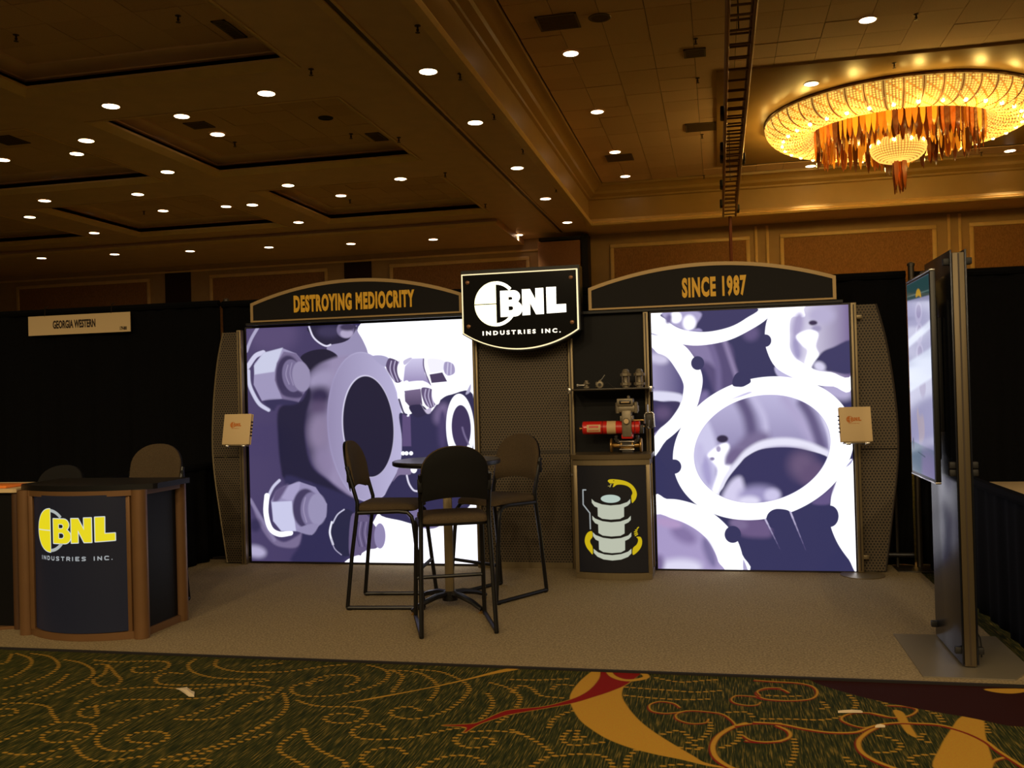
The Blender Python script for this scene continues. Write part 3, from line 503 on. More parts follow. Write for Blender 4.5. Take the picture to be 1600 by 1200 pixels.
soff = [(-8.06, 11.41, 'in the nearest cross beam, left one of its pair'), (-5.8, 11.54, 'in the nearest cross beam, right one of its pair'),
        (-9.48, 12.79, 'in the coffered left ceiling where the near beams cross'), (-9.47, 14.97, 'midway along the gold edged beam left of the second coffer'),
        (-11.03, 16.39, 'in the second cross beam, just left of the beam crossing'), (-13.06, 16.3, 'in the second cross beam, leftmost of it'),
        (-14.49, 17.61, 'on the leftmost lengthwise beam, nearer one of two'), (-9.46, 18.06, 'on the lengthwise beam just behind the second crossing'),
        (-14.49, 19.76, 'on the leftmost lengthwise beam, farther one of two'), (-9.43, 20.21, 'on the lengthwise beam, farthest from the front'),
        (-7.96, 16.64, 'in the second cross beam, left one right of the crossing'), (-5.76, 16.84, 'in the second cross beam, rightmost near the wide beam')]
for x, y, l in soff: downlight(x * kz, y * kz, ZS - .001, 'round recessed downlight ' + l)
kl = (ZL - 1.5) / 5.0
cof = [(-9.04, 14.77, 'on tiles of the second coffer, nearer one of two'), (-9.04, 15.97, 'on tiles of the second coffer, farther one of two'),
       (-12.35, 16.36, 'on tiles of the left coffer, right one of two'), (-14.02, 16.31, 'on tiles of the left coffer, at the left picture edge'),
       (-14.02, 21.92, 'on tiles of the far left coffer, left one of two'), (-12.25, 21.98, 'on tiles of the far left coffer, right one of two'),
       (-9.0, 21.75, 'alone on the tiles of the far coffer beside the wide beam')]
for x, y, l in cof: downlight(x * kl, y * kl, ZL - .002, 'round recessed downlight ' + l)
kr = (ZR - 1.5) / 5.0
for i, (x, y) in enumerate(((-2.0, 13.73), (-1.99, 16.74), (-1.99, 19.69), (-2.0, 22.01))):
    downlight(x * kr, y * kr, ZR - .002, 'round recessed downlight in the tiled ceiling left of the truss, %s from the front' % ORD[i])
for x, y, l in ((2.14, 13.64, 'on tiles in front of the chandelier, at the top right'), (1.63, 16.16, 'by the near left rim of the chandelier'),
                (2.19, 22.4, 'beyond the chandelier, below its left end'), (6.36, 22.37, 'beyond the chandelier, at the right picture edge')):
    downlight(x * kr, y * kr, ZR - (.037 if y > 15.5 and y < 22 else .002), 'round recessed downlight ' + l)

# ------------------------------------------------------------------ sprinklers, vents, speaker
m_brass = mat('dull sprinkler metal', (70, 52, 34), .4, metal=.7)
_spr = MB().lathe([(.045, 0), (.045, -.008), (.015, -.012), (.013, -.05), (.02, -.055), (.02, -.08), (.008, -.085), (.008, -.1), (.035, -.104), (.035, -.11), (0, -.112)], 10).mesh('sprinkler', m_brass)
def sprinkler(x, y, z, label): 
    o = tag(link('sprinkler', _spr, None, (x, y, z)), label, 'sprinkler', 'ceiling sprinklers'); o.scale = (.8, .8, .75)
for i, (x, y) in enumerate(((-3.04, 10.05), (-3.01, 11.71), (-3.0, 13.56), (-3.0, 15.67), (-2.98, 18.88))):
    sprinkler(x - .15, y, ZS, 'small pendent sprinkler at the right edge of the wide beam, %s from the front' % ORD[i])
for i, (x, y) in enumerate(((-4.93, 11.0), (-4.93, 14.32), (-4.91, 16.87), (-4.91, 19.96))):
    sprinkler(x + .02, y, ZS, 'small pendent sprinkler at the left edge of the wide beam, %s from the front' % ORD[i])
for x, y, l in ((-8.14, 9.73, 'on the nearest coffer tiles, left one'), (-5.99, 9.76, 'on the nearest coffer tiles, right one'), (-8.07, 14.83, 'on second coffer tiles beside the farther downlight'),
                (-5.98, 14.96, 'on second coffer tiles near the wide beam'), (-8.04, 19.95, 'on the far coffer tiles beside its downlight'), (-12.99, 19.53, 'on the far left coffer tiles')):
    sprinkler(x, y, ZL, 'small pendent sprinkler ' + l)
for i, (x, y) in enumerate(((-.19, 13.95), (-.2, 15.74), (-.19, 19.28), (-.21, 23.02))):
    sprinkler(x, y, ZR, 'small pendent sprinkler in the tile row left of the truss, %s from the front' % ORD[i])
for x, y, z, l in ((2.82, 13.91, ZR, 'on tiles in front of the chandelier'), (2.86, 15.83, ZR - .035, 'at the near rim of the chandelier'), (5.89, 22.79, ZR, 'beyond the chandelier to its right')):
    sprinkler(x, y, z, 'small pendent sprinkler ' + l)
m_vent = mat('grey vent metal', (104, 84, 62), .5, metal=.2); m_ventd = mat('vent slot', (24, 17, 12), .8)
def vent(x0, x1, y0, y1, z, label):
    t = thing('ceiling_vent', label, 'vent', ((x0 + x1) / 2, (y0 + y1) / 2, z), group='ceiling air vents'); w, d = (x1 - x0) / 2, (y1 - y0) / 2
    obj('backing', MB().box(-w, w, -d, d, -.006, -.001), m_ventd, t, smooth=0)
    fr = MB()
    for a in ((-w, w, -d, -d + .03), (-w, w, d - .03, d), (-w, -w + .03, -d, d), (w - .03, w, -d, d)): fr.box(*a, -.014, -.001)
    obj('frame', fr, m_vent, t, smooth=0)
    n = max(3, int(2 * d / .05)); me = MB().box(-w + .03, w - .03, -.014, .010, -.012, -.007).mesh('slat', m_vent, 0)
    for i in range(n): link('slat', me, t, (0, -d + .03 + (2 * d - .06) * (i + .5) / n, 0))
for a in ((-2.31, -1.74, 12.50, 13.03, ZR, 'dark square air vent nearest the front in the tiles left of the truss'), (-2.28, -1.70, 20.35, 20.92, ZR, 'dark square air vent between two far downlights left of the truss'),
          (-.38, -.05, 14.35, 14.72, ZR, 'small square air vent beside the nearest sprinkler left of the truss'), (-.5, .09, 18.42, 19.0, ZR, 'wide air vent in the tile row beside the truss'),
          (-5.72, -5.54, 10.0, 10.56, ZL, 'narrow air vent on the nearest coffer at the wide beam'), (-8.28, -7.9, 13.55, 13.9, ZL, 'small air vent between two downlights of the second coffer'),
          (-5.75, -5.5, 15.0, 15.5, ZL, 'narrow air vent in the far corner of the second coffer'), (-11.75, -11.3, 13.3, 13.8, ZL, 'square air vent on the left coffer tiles at the left picture edge')):
    vent(*a)
t = thing('ceiling_speaker', 'round speaker grille in the tiles right of the nearest vent', 'speaker', (-1.45, 12.78, ZR))
obj('rim', MB().lathe([(.12, -.002), (.12, -.012), (.15, -.012), (.16, -.002)], 24, cap=False), m_vent, t)
obj('grille', MB().lathe([(0, -.012), (.12, -.008)], 24, cap=False), mat('speaker mesh', (80, 60, 42), .7, noise=.4, nscale=300), t)
t = thing('ceiling_speaker', 'dark round speaker grille on the second coffer tiles', 'speaker', (-6.01, 13.98, ZL))
obj('rim', MB().lathe([(.09, -.002), (.09, -.012), (.115, -.012), (.12, -.002)], 24, cap=False), m_ventd, t)
obj('grille', MB().lathe([(0, -.012), (.09, -.008)], 24, cap=False), m_ventd, t)
t = thing('pin_spot', 'tiny bright pin spot at the edge of the wide beam', 'spotlight', (-5.35, 14.36, ZL - .02))
obj('housing', MB().lathe([(.05, .02), (.05, -.03), (.035, -.03), (.035, .0)], 12, cap=False), m_ventd, t)
obj('lens', MB().lathe([(0, -.03), (.034, -.026)], 12, cap=False), emit('lit pin spot lens', (255, 235, 190), 8), t)

# ------------------------------------------------------------------ truss
m_alu = mat('aluminium truss tube', (120, 92, 66), .3, metal=.85, noise=.1, nscale=8)
tru = thing('lighting_truss', 'long square aluminium box truss hung below the tiled ceiling', 'truss', (.335, 9, 5.3))
w, ya, yb = .135, -2.5, 12.4
for x in (-w, w):
    for z in (0, .27): obj('chord_tube', MB().tube([(x, ya, z), (x, yb, z)], .022, 10), m_alu, tru)
cross = MB().tube([(-w, 0, 0), (w, 0, 0)], .014, 6).mesh('cross_tube', m_alu); post = MB().tube([(0, 0, 0), (0, 0, .27)], .012, 6).mesh('upright_tube', m_alu)
diag = MB().tube([(0, 0, 0), (0, .42, .27)], .010, 6).mesh('diagonal_tube', m_alu)
n = int((yb - ya) / .42)
for i in range(n + 1):
    y = ya + .42 * i
    for z in (0, .27): link('cross_tube', cross, tru, (0, y, z))
    for x in (-w, w):
        link('upright_tube', post, tru, (x, y, 0))
        if i < n: link('diagonal_tube', diag, tru, (x, y + (.42 if i % 2 else 0), 0), (0, 0, PI if i % 2 else 0))
m_bl = mat('black clamp rubber', (14, 12, 11), .6)
cl = MB().box(-.03, .03, -.16, .16, -.05, .09, .02).mesh('clamp', m_bl)
for x, y in ((-.18, 4.6), (-.18, 6.6), (-.18, 7.2), (-.18, 9.4), (-.18, 11.3), (.18, 7.4), (.18, 12.0)): link('clamp', cl, tru, (x, y, .05))
obj('bridle_steel', MB().tube([(0, 10, .27), (0, 10, ZR - 5.3)], .008, 6).tube([(0, 2, .27), (0, 2, ZR - 5.3)], .008, 6), m_bl, tru)
obj('feed_cable', MB().tube([(.15, ya, .30), (.16, 3, .29), (.155, 8, .30), (.14, yb, .28)], .012, 6), mat('shiny feed cable', (150, 110, 70), .3), tru)
tag(obj('power_cable', MB().tube([(.335, 21.35, 5.28), (.33, 21.36, 4.2), (.26, 21.4, 3.0), (.24, 21.4, 1.5), (.2, 21.4, .02)], .022, 8).tube([(.36, 21.37, 5.28), (.36, 21.39, 4.2), (.29, 21.43, 3.0), (.27, 21.43, 1.5), (.23, 21.43, .02)], .022, 8), mat('red brown cable sheath', (96, 40, 30), .6)), 'twin red brown power cable dropping from the far truss end', 'cable')

# ------------------------------------------------------------------ chandelier
CX, CYC, CZ = 3.42, 18.80, ZR - .035
ch = thing('chandelier', 'huge round crystal chandelier with amber glass drops, flush to ceiling', 'chandelier', (CX, CYC, CZ))
GOLD = (1.0, .63, .15)
obj('rim_band', MB().lathe([(2.33, 0), (2.43, 0), (2.43, -.03), (2.40, -.05), (2.33, -.05)], 96, cap=False), mat('bronze rim', (70, 44, 22), .3, metal=.8), ch)
def shell(t):      # section from the outer rim (t=0) down and round to the inner opening (t=1)
    a = PI * t; return (1.95 + .45 * math.cos(a), -.05 - .35 * math.sin(a) ** .85)
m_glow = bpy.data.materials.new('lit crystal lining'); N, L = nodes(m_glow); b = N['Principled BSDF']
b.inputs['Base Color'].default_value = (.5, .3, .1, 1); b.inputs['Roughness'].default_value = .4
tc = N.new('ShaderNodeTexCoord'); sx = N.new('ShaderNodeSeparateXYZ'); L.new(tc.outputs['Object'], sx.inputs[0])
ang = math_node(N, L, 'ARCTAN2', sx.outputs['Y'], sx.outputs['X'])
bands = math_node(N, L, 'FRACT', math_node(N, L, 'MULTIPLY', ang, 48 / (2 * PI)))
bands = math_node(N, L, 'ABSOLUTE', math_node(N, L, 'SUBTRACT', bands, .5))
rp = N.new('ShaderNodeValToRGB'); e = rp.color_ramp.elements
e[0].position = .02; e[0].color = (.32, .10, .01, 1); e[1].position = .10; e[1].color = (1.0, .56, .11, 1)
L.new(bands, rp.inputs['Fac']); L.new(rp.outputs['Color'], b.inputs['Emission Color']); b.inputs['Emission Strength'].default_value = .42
obj('crystal_lining', MB().lathe([shell(i / 14) for i in range(15)], 96, cap=False), m_glow, ch)
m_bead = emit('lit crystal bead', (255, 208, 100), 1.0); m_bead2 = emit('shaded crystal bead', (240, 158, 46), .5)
def bead(mb, x, y, z, r): mb.add([(x + r, y, z), (x - r, y, z), (x, y + r, z), (x, y - r, z), (x, y, z + r), (x, y, z - r)], [(0, 2, 4), (2, 1, 4), (1, 3, 4), (3, 0, 4), (2, 0, 5), (1, 2, 5), (3, 1, 5), (0, 3, 5)])
bb = [MB(), MB()]
for i in range(288):
    a = 2 * PI * i / 288
    if i % 6 == 0: continue
    for j in range(30):
        q, z = shell((j + .5) / 30); q += .0
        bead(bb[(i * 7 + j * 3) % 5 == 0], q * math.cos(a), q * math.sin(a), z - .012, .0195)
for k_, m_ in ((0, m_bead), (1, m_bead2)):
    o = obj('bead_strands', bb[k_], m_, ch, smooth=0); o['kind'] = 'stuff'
m_wire = mat('copper rib', (120, 62, 20), .4, metal=.6)
rb = MB()
for i in range(48):
    a = 2 * PI * i / 48; rb.tube([(q * math.cos(a), q * math.sin(a), z - .012) for q, z in (shell(j / 12) for j in range(13))], .008, 4)
o = obj('strand_ribs', rb, m_wire, ch); o['kind'] = 'stuff'
bulbm = MB().lathe([(0, -.034), (.02, -.03), (.032, -.01), (.032, .012), (.014, .04), (0, .044)], 10).mesh('bulb', emit('lit bulb', (255, 224, 150), 14))
for i in range(34):
    a = 2 * PI * (i + .4) / 34; q, z = shell(.40); link('bulb', bulbm, ch, (q * math.cos(a), q * math.sin(a), z - .012))
ams = []
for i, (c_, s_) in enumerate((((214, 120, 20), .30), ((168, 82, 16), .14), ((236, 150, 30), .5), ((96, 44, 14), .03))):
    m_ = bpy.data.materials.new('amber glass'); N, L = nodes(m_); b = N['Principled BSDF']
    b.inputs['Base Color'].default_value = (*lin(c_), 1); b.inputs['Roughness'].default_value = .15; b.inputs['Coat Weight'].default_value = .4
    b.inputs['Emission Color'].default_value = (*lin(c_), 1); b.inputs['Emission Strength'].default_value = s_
    hl = (.62, .78, .70, .86)[i]; wv = .052
    pr = [(-wv * .55, 0), (wv * .55, 0), (wv, -hl * .2), (wv * .9, -hl * .55), (wv * .45, -hl * .86), (0, -hl), (-wv * .45, -hl * .86), (-wv * .9, -hl * .55), (-wv, -hl * .2)]
    ams.append(MB().prism(pr, -.006, .006, 'xz').mesh('amber_drop', m_, .5))
ra = random.Random(3)
for ring, (q, n_, z) in enumerate(((1.48, 84, -.18), (1.38, 66, -.20), (1.08, 44, -.12), (.66, 26, -.14))):
    for i in range(n_):
        a = 2 * PI * (i + ra.random() * .5) / n_; s_ = .74 if ring < 2 else .62
        o = link('amber_drop', ra.choice(ams), ch, (q * math.cos(a), q * math.sin(a), z - ra.random() * .05), (0, 0, a + PI / 2 + ra.uniform(-.5, .5))); o.scale = (1, 1, s_ * ra.uniform(.8, 1.05))
bowl_p = [(.41, -.50), (.47, -.58), (.48, -.66), (.45, -.76), (.36, -.85), (.22, -.90), (.05, -.91)]
obj('bowl_lining', MB().lathe(bowl_p, 40, cap=False), m_glow, ch)
b3 = MB()
for i in range(56):
    a = 2 * PI * i / 56
    for j in range(14):
        k_ = (j + .5) / 14 * (len(bowl_p) - 1); i0 = int(k_); t_ = k_ - i0
        q = bowl_p[i0][0] * (1 - t_) + bowl_p[i0 + 1][0] * t_; z = bowl_p[i0][1] * (1 - t_) + bowl_p[i0 + 1][1] * t_
        bead(b3, (q + .012) * math.cos(a), (q + .012) * math.sin(a), z - .006, .02)
o = obj('bowl_beads', b3, m_bead, ch, smooth=0); o['kind'] = 'stuff'
for i in range(10):
    a = 2 * PI * i / 10; link('bulb', bulbm, ch, (.475 * math.cos(a), .475 * math.sin(a), -.60))
flame = MB().lathe([(0, .0), (.035, .02), (.05, .10), (.03, .22), (0, .34)], 8).mesh('amber_spike', ams[2].materials[0])
for i in range(14):
    a = 2 * PI * (i + .5) / 14; link('amber_spike', flame, ch, (.44 * math.cos(a), .44 * math.sin(a), -.60))
for i in range(26):
    q = .04 + .10 * ra.random(); a = ra.random() * 2 * PI
    o = link('amber_drop', ams[3 if i % 3 else 1], ch, (q * math.cos(a), q * math.sin(a), -.84), (0, 0, a + PI / 2)); o.scale = (.9, 1, .74 * ra.uniform(.85, 1.1))
obj('stem', MB().tube([(0, 0, 0), (0, 0, -.9)], .03, 10), m_wire, ch)
for i in range(12):
    a = 2 * PI * i / 12; point((2.12 * math.cos(a), 2.12 * math.sin(a), -.62), P_CHAND, GOLD, .05, ch)
for i in range(24):
    a = 2 * PI * (i + .5) / 24; point((2.50 * math.cos(a), 2.50 * math.sin(a), -.28), P_CHAND * .06, GOLD, .05, ch)
point((0, 0, -1.05), P_CHAND * 1.5, GOLD, .08, ch)
# ------------------------------------------------------------------ booth materials
m_grey = mat('grey booth carpet', (146, 130, 100), .95, noise=.38, nscale=85, bump=.5, bscale=300, spec=.1)
m_bronze = mat('champagne aluminium', (128, 114, 86), .38, metal=.55, noise=.06, nscale=6, stretch=(30, 30, 1))
m_perf = perforated('perforated grey metal', (88, 76, 58), (12, 10, 8))
m_navy = mat('navy black print', (8, 8, 10), .5, spec=.2)
m_drape = mat('black drape cloth', (9, 9, 11), .9, noise=.2, nscale=60, spec=.08)
m_pipe = mat('drape pipe metal', (74, 68, 60), .4, metal=.8)
m_frame = mat('black steel tube', (9, 9, 10), .38, spec=.4)
m_uphol = mat('brown upholstery', (76, 64, 48), .95, noise=.25, nscale=220, bump=.3, bscale=400, spec=.1)
m_shell = mat('black seat shell', (9, 9, 9), .55, spec=.25)
m_cream = mat('cream card', (214, 188, 142), .6)
m_lam = mat('black laminate', (12, 12, 13), .35, spec=.4)
m_gold = mat('gold lettering', (240, 186, 40), .5)
m_trimgold = mat('champagne edge trim', (168, 140, 92), .4, metal=.3)

# ------------------------------------------------------------------ booth floor and drapes
ca = obj('booth_carpet', MB().box(-8.6, 1.50, 5.0, 8.3, .0005, .010, .003), m_grey, smooth=0)
tag(ca, 'speckled grey booth carpet with a dark bound front edge', 'carpet')
obj('bound_edge', MB().box(-8.6, 1.505, 4.985, 5.003, .0005, .0115), mat('dark carpet binding', (22, 16, 12), .9), ca, smooth=0)
def drape(label, x0, x1, y, z1, seed, z0=.02, along='x', rows=9, fold=1.0):
    rg = random.Random(seed); n = max(8, int(abs(x1 - x0) / .035)); V = []; F = []
    ph = [rg.uniform(0, 6) for _ in range(5)]
    for i in range(n + 1):
        t = x0 + (x1 - x0) * i / n
        for j in range(rows + 1):
            h = z0 + (z1 - z0) * j / rows; g = .35 + .65 * (1 - j / rows)
            d = fold * g * (.022 * math.sin(t * 31 + ph[0] + .5 * math.sin(h * 2 + ph[3])) + .018 * math.sin(t * 17.3 + ph[1] + h * .3) + .012 * math.sin(t * 7.1 + ph[2]))
            hh = h + (.006 * math.sin(t * 60 + ph[4]) if j == rows else 0)
            V.append((t, y + d, hh) if along == 'x' else (y + d, t, hh))
    F = [(i * (rows + 1) + j, (i + 1) * (rows + 1) + j, (i + 1) * (rows + 1) + j + 1, i * (rows + 1) + j + 1) for i in range(n) for j in range(rows)]
    me = bpy.data.meshes.new('drape'); me.from_pydata(V, [], F); me.shade_smooth(); me.materials.append(m_drape)
    o = tag(link('drape', me), label, 'drape', 'black pipe and drape panels')
    md = o.modifiers.new('cloth thickness', 'SOLIDIFY'); md.thickness = .006; md.offset = 0
    pk = MB()
    if along == 'x': pk.tube([(x0, y, z1 - .02), (x1, y, z1 - .02)], .034, 8)
    else: pk.tube([(y, x0, z1 - .02), (y, x1, z1 - .02)], .034, 8)
    obj('rod_pocket', pk, m_drape, o)
drape('tall black drape behind the white hanging name card, left of the booth', -8.9, -4.612, 8.10, 2.44, 1)
drape('tall black drape behind the left lightbox and its wing panel', -4.590, -1.4, 8.12, 2.43, 2)
drape('tall black drape between the right perforated wing and the monitor tower', -1.3, 1.50, 8.12, 2.39, 3)
drape('tall black drape at the right picture edge behind the monitor tower', 1.56, 4.6, 8.12, 2.38, 4)
drape('low black side drape running behind the counter stool', 5.95, 8.0, -4.66, .92, 5, along='y')
drape('low black side drape sagging to the right of the monitor tower', 5.15, 8.0, 1.60, .86, 6, along='y', fold=.45)
def pole(x, y, h, label):
    t = thing('drape_pole', label, 'pole', (x, y, 0), group='drape uprights')
    obj('upright', MB().tube([(0, 0, .015), (0, 0, h)], .024, 12).lathe([(.03, h), (.03, h + .02), (.012, h + .03), (0, h + .03)], 12), m_pipe, t)
    obj('base_plate', MB().box(-.2, .2, -.2, .2, .011, .018, .003), m_pipe, t)
pole(-4.60, 8.215, 2.45, 'thin drape upright between the two left black drapes')
pole(1.53, 8.04, 2.43, 'thin drape upright whose top shows left of the monitor tower')
t = thing('drape_crossbar', 'low dark crossbar along the floor behind the right wing panel', 'rail', (1.2, 8.0, .12))
obj('bar', MB().tube([(-.02, 0, 0), (.28, 0, 0)], .02, 10), mat('dark rail', (40, 40, 42), .4, metal=.6), t)
obj('bracket', MB().tube([(.16, .02, -.1), (.16, .02, .5)], .012, 8), m_pipe, t)
# name card
t = thing('booth_name_card', 'cream GEORGIA WESTERN card hung on the left black drape', 'sign', (-6.085, 8.035, 2.285))
obj('card', MB().box(-.567, .567, -.004, .004, -.095, .095), m_cream, t, smooth=0)
m_ink = mat('dark brown ink', (40, 24, 12), .7)
upright(text_mesh('GEORGIA WESTERN', .105, .0008, .0035, .50), m_ink, 'lettering', t, (-.05, -.0055, .0))
upright(text_mesh('179-800', .045, .0008, .0012, .52), m_ink, 'booth_number', t, (.49, -.0055, -.062))
for x in (-.38, .36): obj('hook', MB().tube([(x, 0, .09), (x + .01, -.01, .13), (x + .03, -.03, .17), (x + .02, .02, .19)], .005, 6), m_pipe, t)

# ------------------------------------------------------------------ back wall of the booth
BY = 7.80
Ws = (620, 620, 640)
# left lightbox print: pipe flanges and bolts (units of the drawing: its own grid, corners below)
def g1(x, y): return (370 + x / 6, 500 + y / 6)
def g2(x, y): return (560 + x / 6, 500 + y / 6)
def g3(x, y): return (370 + x / 6, 690 + y / 6)
def g4(x, y): return (560 + x / 6, 690 + y / 6)
def q(g, *pts): return [g(*p) for p in pts]
def hgrad(x0, c0, x1, c1):
    a, b_ = lin2(c0), lin2(c1)
    return lambda X, Y: a + (b_ - a) * np.clip((X - x0) / (x1 - x0), 0, 1)[..., None]
def vgrad(y0, c0, y1, c1):
    a, b_ = lin2(c0), lin2(c1)
    return lambda X, Y: a + (b_ - a) * np.clip((Y - y0) / (y1 - y0), 0, 1)[..., None]
WH = (300, 300, 312); LAV = (178, 168, 208); MID = (128, 116, 160); PUR = (88, 74, 118); DK = (34, 31, 60); NV = (48, 45, 86)
p = Paint(560, 560, ((382, 511), (737, 503), (387, 880), (747, 883)), WH)
p.poly([(370, 490), (557, 490), (562, 517), (570, 533), (578, 552), (600, 600), (640, 690), (600, 790), (590, 810), (580, 830), (560, 885), (545, 900), (370, 900)], hgrad(380, (74, 64, 104), 540, (62, 54, 96)), .6)
p.ell(*g1(330, 120), 40, 30, (92, 78, 120), 0, 16, .7)
p.poly(q(g1, (900, 235), (1060, 195), (1100, 130), (1125, 70), (1150, 60)) + q(g2, (0, 90), (60, 190), (108, 310), (60, 330), (0, 330)) + q(g1, (1000, 360), (950, 350), (860, 280)), (150, 142, 180), .8)
p.line(q(g1, (185, 60), (120, 165), (72, 280)), 5, (172, 166, 200), 1)
p.poly(q(g1, (690, 55), (735, 160), (800, 220), (900, 232), (1060, 192), (1120, 50)), DK, .6)
p.ell(*g1(880, 110), 18, 9, (60, 54, 90), 0, 6, .8)
p.ell(*g1(1040, 95), 14, 13, (122, 112, 150), 0, 1.5); p.ell(*g1(1050, 130), 10, 7, (176, 166, 200), 0, 2); p.ell(*g1(1060, 70), 12, 6, (60, 52, 84), 0, 3)
p.line(q(g1, (690, 60), (725, 150), (780, 208), (850, 245), (895, 234)), 2.6, (225, 222, 246), .6)
p.poly(q(g1, (600, 360), (700, 290), (860, 278), (965, 352), (830, 410), (690, 490)), (26, 24, 50), 1)
# pipe body and its deep shade
p.poly(q(g1, (690, 520), (760, 430), (900, 370), (1040, 340), (1120, 400), (1100, 800), (1100, 1200)) + q(g3, (1090, 200), (1160, 560), (1000, 470), (860, 360), (720, 220)) + q(g1, (650, 1100), (640, 900), (690, 700)), hgrad(476, (44, 38, 72), 522, (150, 138, 175)), 4)
p.ell(*g1(800, 560), 22, 14, (156, 146, 182), -20, 9); p.ell(*g1(790, 720), 17, 15, (48, 40, 76), 0, 10); p.ell(*g1(780, 830), 14, 12, (88, 72, 108), 0, 9, .8)
p.ell(*g1(780, 1060), 17, 26, (138, 124, 158), 0, 12); p.ell(*g3(830, 190), 14, 20, (140, 126, 164), -25, 10, .8)
p.poly(q(g1, (380, 850), (500, 770), (610, 760), (680, 640), (700, 720), (650, 900), (640, 1100)) + q(g3, (700, 230), (860, 380), (1040, 520), (1160, 570), (900, 590), (700, 400), (450, 370), (400, 250)) + q(g1, (375, 1100)), (31, 29, 58), 3)
p.poly(q(g3, (430, 360), (700, 400), (1160, 570), (1200, 700), (1000, 1140), (500, 1150), (600, 900)), (46, 43, 82), 4)
# pipe face
p.ell(573, 669, 60, 118, hgrad(512, (150, 140, 180), 634, (206, 202, 236)), -4, .8)
p.ell(573.5, 669, 58, 116.5, hgrad(512, (146, 136, 174), 632, (186, 180, 218)), -4, 1.2)
p.ell(577.5, 668, 40.8, 80.5, (215, 210, 238), -4, .8); p.ell(578.2, 668.6, 39.6, 79.2, (28, 26, 54), -4, .8)
# first nut
p.line(q(g1, (238, 296), (160, 328), (82, 430)), 7.5, (208, 206, 234), 1); p.line(q(g1, (88, 470), (95, 590), (140, 700), (200, 790), (285, 842)), 6, (204, 204, 232), 1.2)
p.poly(q(g1, (150, 400), (240, 300), (420, 255), (560, 310), (690, 470), (690, 600), (580, 770), (430, 740), (220, 755), (140, 600)), (158, 150, 188), .9, False)
p.poly(q(g1, (145, 420), (240, 298), (430, 255), (400, 330), (345, 480), (150, 505)), (202, 204, 230), 1.5, False)
p.poly(q(g1, (440, 290), (560, 310), (690, 470), (690, 600), (580, 775), (420, 740), (350, 560), (370, 400)), (118, 106, 144), 1.5, False)
p.ell(*g1(480, 520), 20, 32, (58, 50, 86), 0, 3); p.ell(*g1(520, 690), 18, 7, (62, 54, 90), 10, 3)
p.ell(*g1(520, 520), 16, 26, (118, 108, 146), -8, 1.5); p.line(q(g1, (480, 420), (460, 510), (490, 600)), 1.6, (152, 142, 178), 1); p.line(q(g1, (520, 400), (500, 500), (530, 610)), 1.4, (150, 140, 176), 1)
p.ell(*g1(610, 530), 14.5, 24, (150, 141, 176), -8, 1.5)
p.poly(q(g1, (240, 760), (420, 745), (580, 775), (500, 800), (380, 800), (330, 850)), (50, 46, 84), 3)
# second nut
p.poly(q(g3, (90, 540), (180, 690), (300, 880), (420, 960), (560, 900), (600, 870), (560, 1000), (420, 1010), (300, 960), (180, 790)), (120, 108, 146), 2.5)
p.line(q(g3, (95, 560), (190, 720), (330, 940)), 5, (136, 126, 164), 2)
p.line(q(g3, (385, 375), (320, 440), (270, 540), (240, 640)), 4.5, (206, 204, 234), 1.2); p.line(q(g3, (260, 520), (248, 680), (290, 830), (380, 885), (490, 872)), 8, WH, .9)
p.poly(q(g3, (300, 570), (350, 480), (430, 430), (590, 390), (740, 440), (850, 600), (840, 720), (700, 890), (540, 855), (400, 855), (320, 760)), (150, 142, 182), 1, False)
p.poly(q(g3, (380, 520), (480, 430), (590, 395), (520, 560)), (168, 160, 200), 2); p.poly(q(g3, (345, 475), (430, 425), (470, 420), (380, 560), (320, 570)), (96, 84, 124), 3)
p.poly(q(g3, (305, 580), (505, 570), (525, 700), (545, 855), (400, 855), (320, 760)), (202, 202, 234), 1.2, False)
p.ell(*g3(640, 640), 21, 31, (66, 58, 94), 0, 2.5); p.ell(*g3(700, 655), 18, 28, (126, 117, 156), 0, 2); p.line(q(g3, (640, 540), (620, 650), (650, 770)), 1.5, (158, 148, 184), 1)
p.ell(*g3(755, 650), 15, 25, (152, 145, 182), 0, 2); p.poly(q(g3, (560, 850), (640, 800), (760, 790), (700, 890)), (146, 138, 176), 1.5)
p.ell(*g3(140, 1050), 17, 9, (180, 172, 208), 10, 6); p.ell(*g3(140, 800), 9, 10, (44, 40, 76), 0, 5, .8)
# lower middle bolt
p.ell(*g3(1030, 870), 24, 37, (37, 37, 68), 0, 1)
p.line(q(g3, (1015, 652), (950, 700), (905, 780)), 2, (200, 198, 226), .7); p.line(q(g3, (895, 770), (875, 870), (905, 980)), 3, (236, 236, 252), .7); p.line(q(g3, (890, 930), (920, 1020), (985, 1078)), 1.4, (176, 170, 202), .7)
# white ground at the lower right
p.poly(q(g4, (205, 690), (300, 725), (420, 760), (560, 800), (690, 832), (790, 800), (870, 740), (1140, 640), (1140, 1180), (-40, 1180), (-20, 1085), (60, 1085), (110, 1030), (200, 1010), (265, 920), (255, 860), (170, 780)), WH, .6)
p.poly(q(g4, (-60, 720), (20, 690), (90, 700), (160, 790), (225, 900), (190, 1010), (100, 1030), (0, 1085), (-80, 1060)), (100, 88, 126), 1)
for k in range(5): p.line(q(g4, (10 + 26 * k, 770), (-5 + 26 * k, 880), (20 + 26 * k, 1000)), 1.2, (140, 128, 168) if k % 2 else (62, 54, 94), .6)
p.ell(*g4(215, 900), 9, 20, (146, 136, 178), 0, 1)
